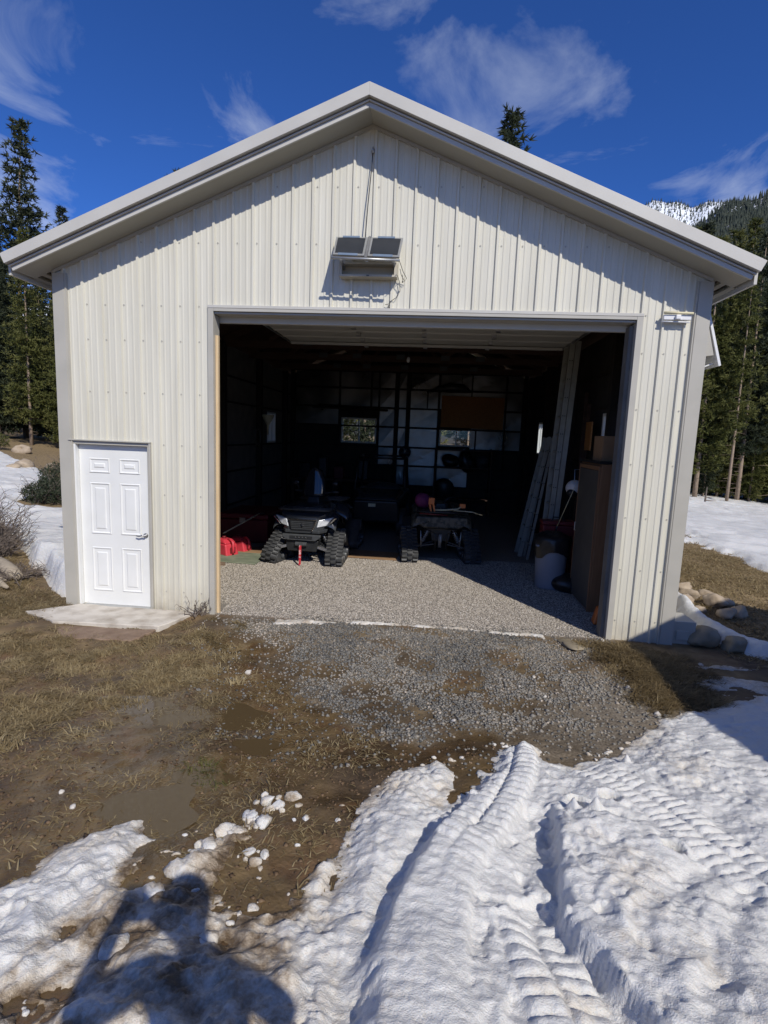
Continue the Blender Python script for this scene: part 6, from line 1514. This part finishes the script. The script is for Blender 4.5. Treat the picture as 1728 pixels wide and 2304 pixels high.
P(MB().tube([(-.75, .42, .10), (-.40, .20, .11), (-.05, -.02, .09), (.16, -.14, .07)], [.13, .12, .10, .05], 9), 'log_trunk', M['logwood'], t, smooth_on=True)
P(MB().tube([(-.5, .1, .06), (-.2, -.12, .05), (.05, -.26, .04)], [.05, .05, .02], 7), 'splinter', M['logwood'], t, smooth_on=True)
t = thing('driftwood_log', 'small pale split piece lying just below the larger log', 'log', (-1.02, .22, g_at(-1.02, .22)))
P(MB().tube([(-.55, .22, .05), (-.2, .05, .06), (.08, -.10, .04)], [.06, .06, .02], 8), 'log_trunk', M['logwood'], t, smooth_on=True)
def shrub(x, y, r, h, n, seed, label, m='twig', leaf=None, name='bare_shrub'):
    rr = random.Random(seed); t = thing(name, label, 'shrub', (x, y, g_at(x, y)))
    b = MB()
    for i in range(n):
        a = rr.uniform(0, 6.28); l = rr.uniform(.4, 1.0); p = Vector((rr.gauss(0, .25) * r, rr.gauss(0, .25) * r, 0)); pts = [p.copy()]
        d = Vector((math.cos(a) * r * l, math.sin(a) * r * l, h * rr.uniform(.35, 1.0)))
        for k in range(1, 5): pts.append(p + d * (k / 4) + Vector((rr.gauss(0, .06), rr.gauss(0, .06), rr.gauss(0, .05))) * r)
        b.tube(pts, [.008, .007, .006, .004, .002], 4, caps=False)
        for k in range(3):
            q = pts[rr.randint(2, 4)]; e = q + Vector((rr.gauss(0, .16), rr.gauss(0, .16), rr.uniform(-.05, .2))) * r * 1.1
            b.tube([q, (q + e) / 2 + Vector((0, 0, .03)), e], [.004, .003, .0015], 3, caps=False)
    P(b, 'branches', M[m], t)
    if leaf:
        V = []; SH = []
        for i in range(leaf[0]):
            a = rr.uniform(0, 6.28); f = rr.random() ** .5; p = np.array([math.cos(a) * r * f, math.sin(a) * r * f, h * rr.uniform(.15, .95) * (1.1 - .5 * f)])
            for w_ in range(3):
                d = np.array([rr.gauss(0, 1), rr.gauss(0, 1), rr.gauss(.3, 1)]); d /= np.linalg.norm(d); s = np.cross(d, [rr.gauss(0, 1), rr.gauss(0, 1), rr.gauss(0, 1)]); s *= .012 / (np.linalg.norm(s) + 1e-6)
                V += [p - s, p + s, p + d * .10]; SH += [min(1, max(0, rr.gauss(.45, .2)))] * 3
        link('foliage', mesh_np('foliage', np.array(V), np.arange(len(V)).reshape(-1, 3), {'shade': SH}, smooth_on=False), M[leaf[1]], t)
    return t
shrub(-2.55, 1.75, .62, .60, 150, 1, 'tangled bare brown shrub at the left picture edge')
shrub(-2.25, 1.35, .45, .34, 110, 2, 'low bare brush between the log and the snow bank')
shrub(-1.25, .62, .42, .13, 90, 3, 'dark low brush along the snow bank foot')
shrub(-3.3, 2.3, .7, .75, 120, 8, 'bare brown shrub behind the one at the picture edge')
shrub(-4.35, 5.6, .55, .62, 60, 4, 'low green shrub standing in the left snow bank', leaf=(900, 'needlesblue'), name='green_shrub')
shrub(-5.2, 7.6, .75, 1.0, 70, 5, 'grey green bush above the snow bank near the wall', leaf=(1300, 'needlesblue'), name='green_shrub')
shrub(-7.4, 12.6, .9, 2.6, 60, 6, 'tall bare grey saplings in front of the left pines')
shrub(-12.6, 13.6, .6, .8, 30, 7, 'small bright green bush at the left picture edge', leaf=(700, 'needles'), name='green_shrub')
shrub(1.75, -.12, .20, .22, 14, 9, 'thin bare weed stems at the foot of the left jamb')
t = thing('field_sapling', 'tiny lone sapling stump standing in the snow field', 'sapling', (17.29, 19.78, g_at(17.29, 19.78) + .08))
P(MB().tube([(0, 0, -.1), (.02, 0, .75)], [.05, .02], 6).tube([(.0, 0, .25), (.45, .1, .30)], [.02, .01], 5).tube([(.0, 0, .12), (.5, 0, .12)], [.03, .01], 5), 'stem', M['twig'], t)

# ------------------------------------------------------------------ the cabin whose shadow falls on the right, and the photographer
cz0 = g_at(11, -5)
cab = thing('cabin', 'wooden cabin standing right of the camera, its roof shadow on the snow', 'cabin', (11.9, -3.6, 0))
ex, ey, ez, cs, hw = 8.50, -3.07, 2.95, .608, 3.5
rx, rz_ = ex + hw, ez + hw * cs
for sg in (-1, 1):
    xe = rx + sg * hw
    MB().hexa([(rx, ey, rz_ - .14), (rx, ey - 9, rz_ - .14), (xe, ey - 9, ez - .14), (xe, ey, ez - .14), (rx, ey, rz_), (rx, ey - 9, rz_), (xe, ey - 9, ez), (xe, ey, ez)]).build('roof_slope', M['roof'], cab)
    MB().box(rx + sg * (hw - .5) - .08, rx + sg * (hw - .5) + .08, ey - 8.6, ey - .6, -.4, ez + .15).build('side_wall', M['cabinlog'], cab)
for y in (ey - .6, ey - 8.5):
    MB().prism([(rx - hw + .585, -.4), (rx + hw - .585, -.4), (rx + hw - .585, ez + .16), (rx, rz_ - .2), (rx - hw + .585, ez + .16)], y - .08, y + .08, 'y').build('gable_wall', M['cabinlog'], cab)
fr2 = MB().box(rx - .6, rx + .6, ey - .51, ey - .46, 1.2, 2.3).build('window', M['doorwhite'], cab)
MB().box(rx - .54, rx + .54, ey - .455, ey - .45, 1.26, 2.24).build('pane', M['glass'], fr2)

def person():
    gx, gy = 4.86, -6.62; gz = g_at(gx, gy) + .07
    t = thing('person', 'person in dark jacket and jeans holding up a phone at the camera spot', 'person', (gx, gy, gz))
    H = [('pelvis', (0, 0, .95), .115), ('waist', (0, -.01, 1.10), .11), ('chest', (0, -.01, 1.32), .13), ('neckb', (0, 0, 1.48), .065), ('neck', (0, .015, 1.53), .055), ('head', (0, .03, 1.63), .085), ('crown', (0, .025, 1.70), .085)]
    idx = {}; V = []; Rr = []; Ed = []
    def v(n, p, r, par=None):
        idx[n] = len(V); V.append(p); Rr.append(r)
        if par: Ed.append((idx[par], idx[n]))
    prev = None
    for n, p, r in H: v(n, p, r, prev); prev = n
    v('face', (0, .085, 1.63), .06, 'head'); v('nose', (0, .115, 1.625), .016, 'face')
    hands = {-1: (-.38, .16, 1.47), 1: (-.29, .18, 1.45)}
    for s, nm in ((-1, 'l'), (1, 'r')):
        v('sh' + nm, (s * .17, -.005, 1.43), .062, 'chest'); 
        el = (-.46, .05, 1.20) if s < 0 else (.20, .16, 1.18)
        v('el' + nm, el, .05, 'sh' + nm)
        hx = (-.375, .20, 1.44) if s < 0 else (-.275, .205, 1.44)
        v('wr' + nm, tuple(np.array(el) * .12 + np.array(hx) * .88), .032, 'el' + nm)
        v('pm' + nm, hx, .034, 'wr' + nm)
        for k in range(4):
            v('f%s%d' % (nm, k), (hx[0] - s * .012, hx[1] + .006, hx[2] + .025 + .018 * k), .009, 'pm' + nm); v('g%s%d' % (nm, k), (hx[0] + (-s) * .045, hx[1] - .004, hx[2] + .030 + .018 * k), .008, 'f%s%d' % (nm, k))
        v('t' + nm, (hx[0] - s * .03, hx[1] - .03, hx[2] + .02), .010, 'pm' + nm); v('u' + nm, (hx[0] - s * .055, hx[1] - .028, hx[2] + .045), .008, 't' + nm)
        v('hp' + nm, (s * .09, 0, .90), .085, 'pelvis'); v('kn' + nm, (s * .12, .02, .50), .068, 'hp' + nm); v('an' + nm, (s * .13, -.01, .09), .045, 'kn' + nm); v('to' + nm, (s * .15, .15, .04), .04, 'an' + nm)
    me = bpy.data.meshes.new('body'); me.from_pydata(V, Ed, []); o = link('body', me, None, t)
    m1 = o.modifiers.new('skin', 'SKIN'); m1.use_smooth_shade = True
    for i, r in enumerate(Rr): me.skin_vertices[0].data[i].radius = (r, r)
    me.skin_vertices[0].data[0].use_root = True
    m2 = o.modifiers.new('sub', 'SUBSURF'); m2.levels = 1; m2.render_levels = 2
    mm, tt, bb = new_mat('jeans_jacket_and_skin'); n = tt.nodes.new; l = tt.links.new
    tcn = n('ShaderNodeTexCoord'); sp = n('ShaderNodeSeparateXYZ'); l(tcn.outputs['Object'], sp.inputs[0])
    rp = n('ShaderNodeValToRGB'); rp.color_ramp.interpolation = 'CONSTANT'; e = rp.color_ramp.elements
    e[0].position = 0; e[0].color = (.03, .025, .02, 1); e[1].position = .055; e[1].color = (.05, .07, .12, 1); k = e.new(.52); k.color = (.04, .045, .05, 1); k = e.new(.845); k.color = (.52, .33, .24, 1)
    mr = n('ShaderNodeMath'); mr.operation = 'MULTIPLY'; mr.inputs[1].default_value = 1 / 1.8; l(sp.outputs[2], mr.inputs[0]); l(mr.outputs[0], rp.inputs[0]); l(rp.outputs[0], bb.inputs['Base Color']); bb.inputs['Roughness'].default_value = .85
    me.materials.append(mm)
    P(MB().lump((0, .0, 1.70), (.105, .115, .10), 4, 3, .05), 'hair', M['hair'], t, smooth_on=True)
    ph = MB().box(-.038, .038, -.004, .004, -.075, .075).build('phone', M['blackplastic'], None, bevel=.004)
    ph.matrix_world = Matrix(((cR[0], -cF[0], cU[0], CAM[0] - .03 * cF[0] - .02 * cU[0]), (cR[1], -cF[1], cU[1], CAM[1] - .03 * cF[1] - .02 * cU[1]), (cR[2], -cF[2], cU[2], CAM[2] - .03 * cF[2] - .02 * cU[2]), (0, 0, 0, 1)))
    tag(ph, 'black phone held up at eye height by the photographer', 'phone')
person()
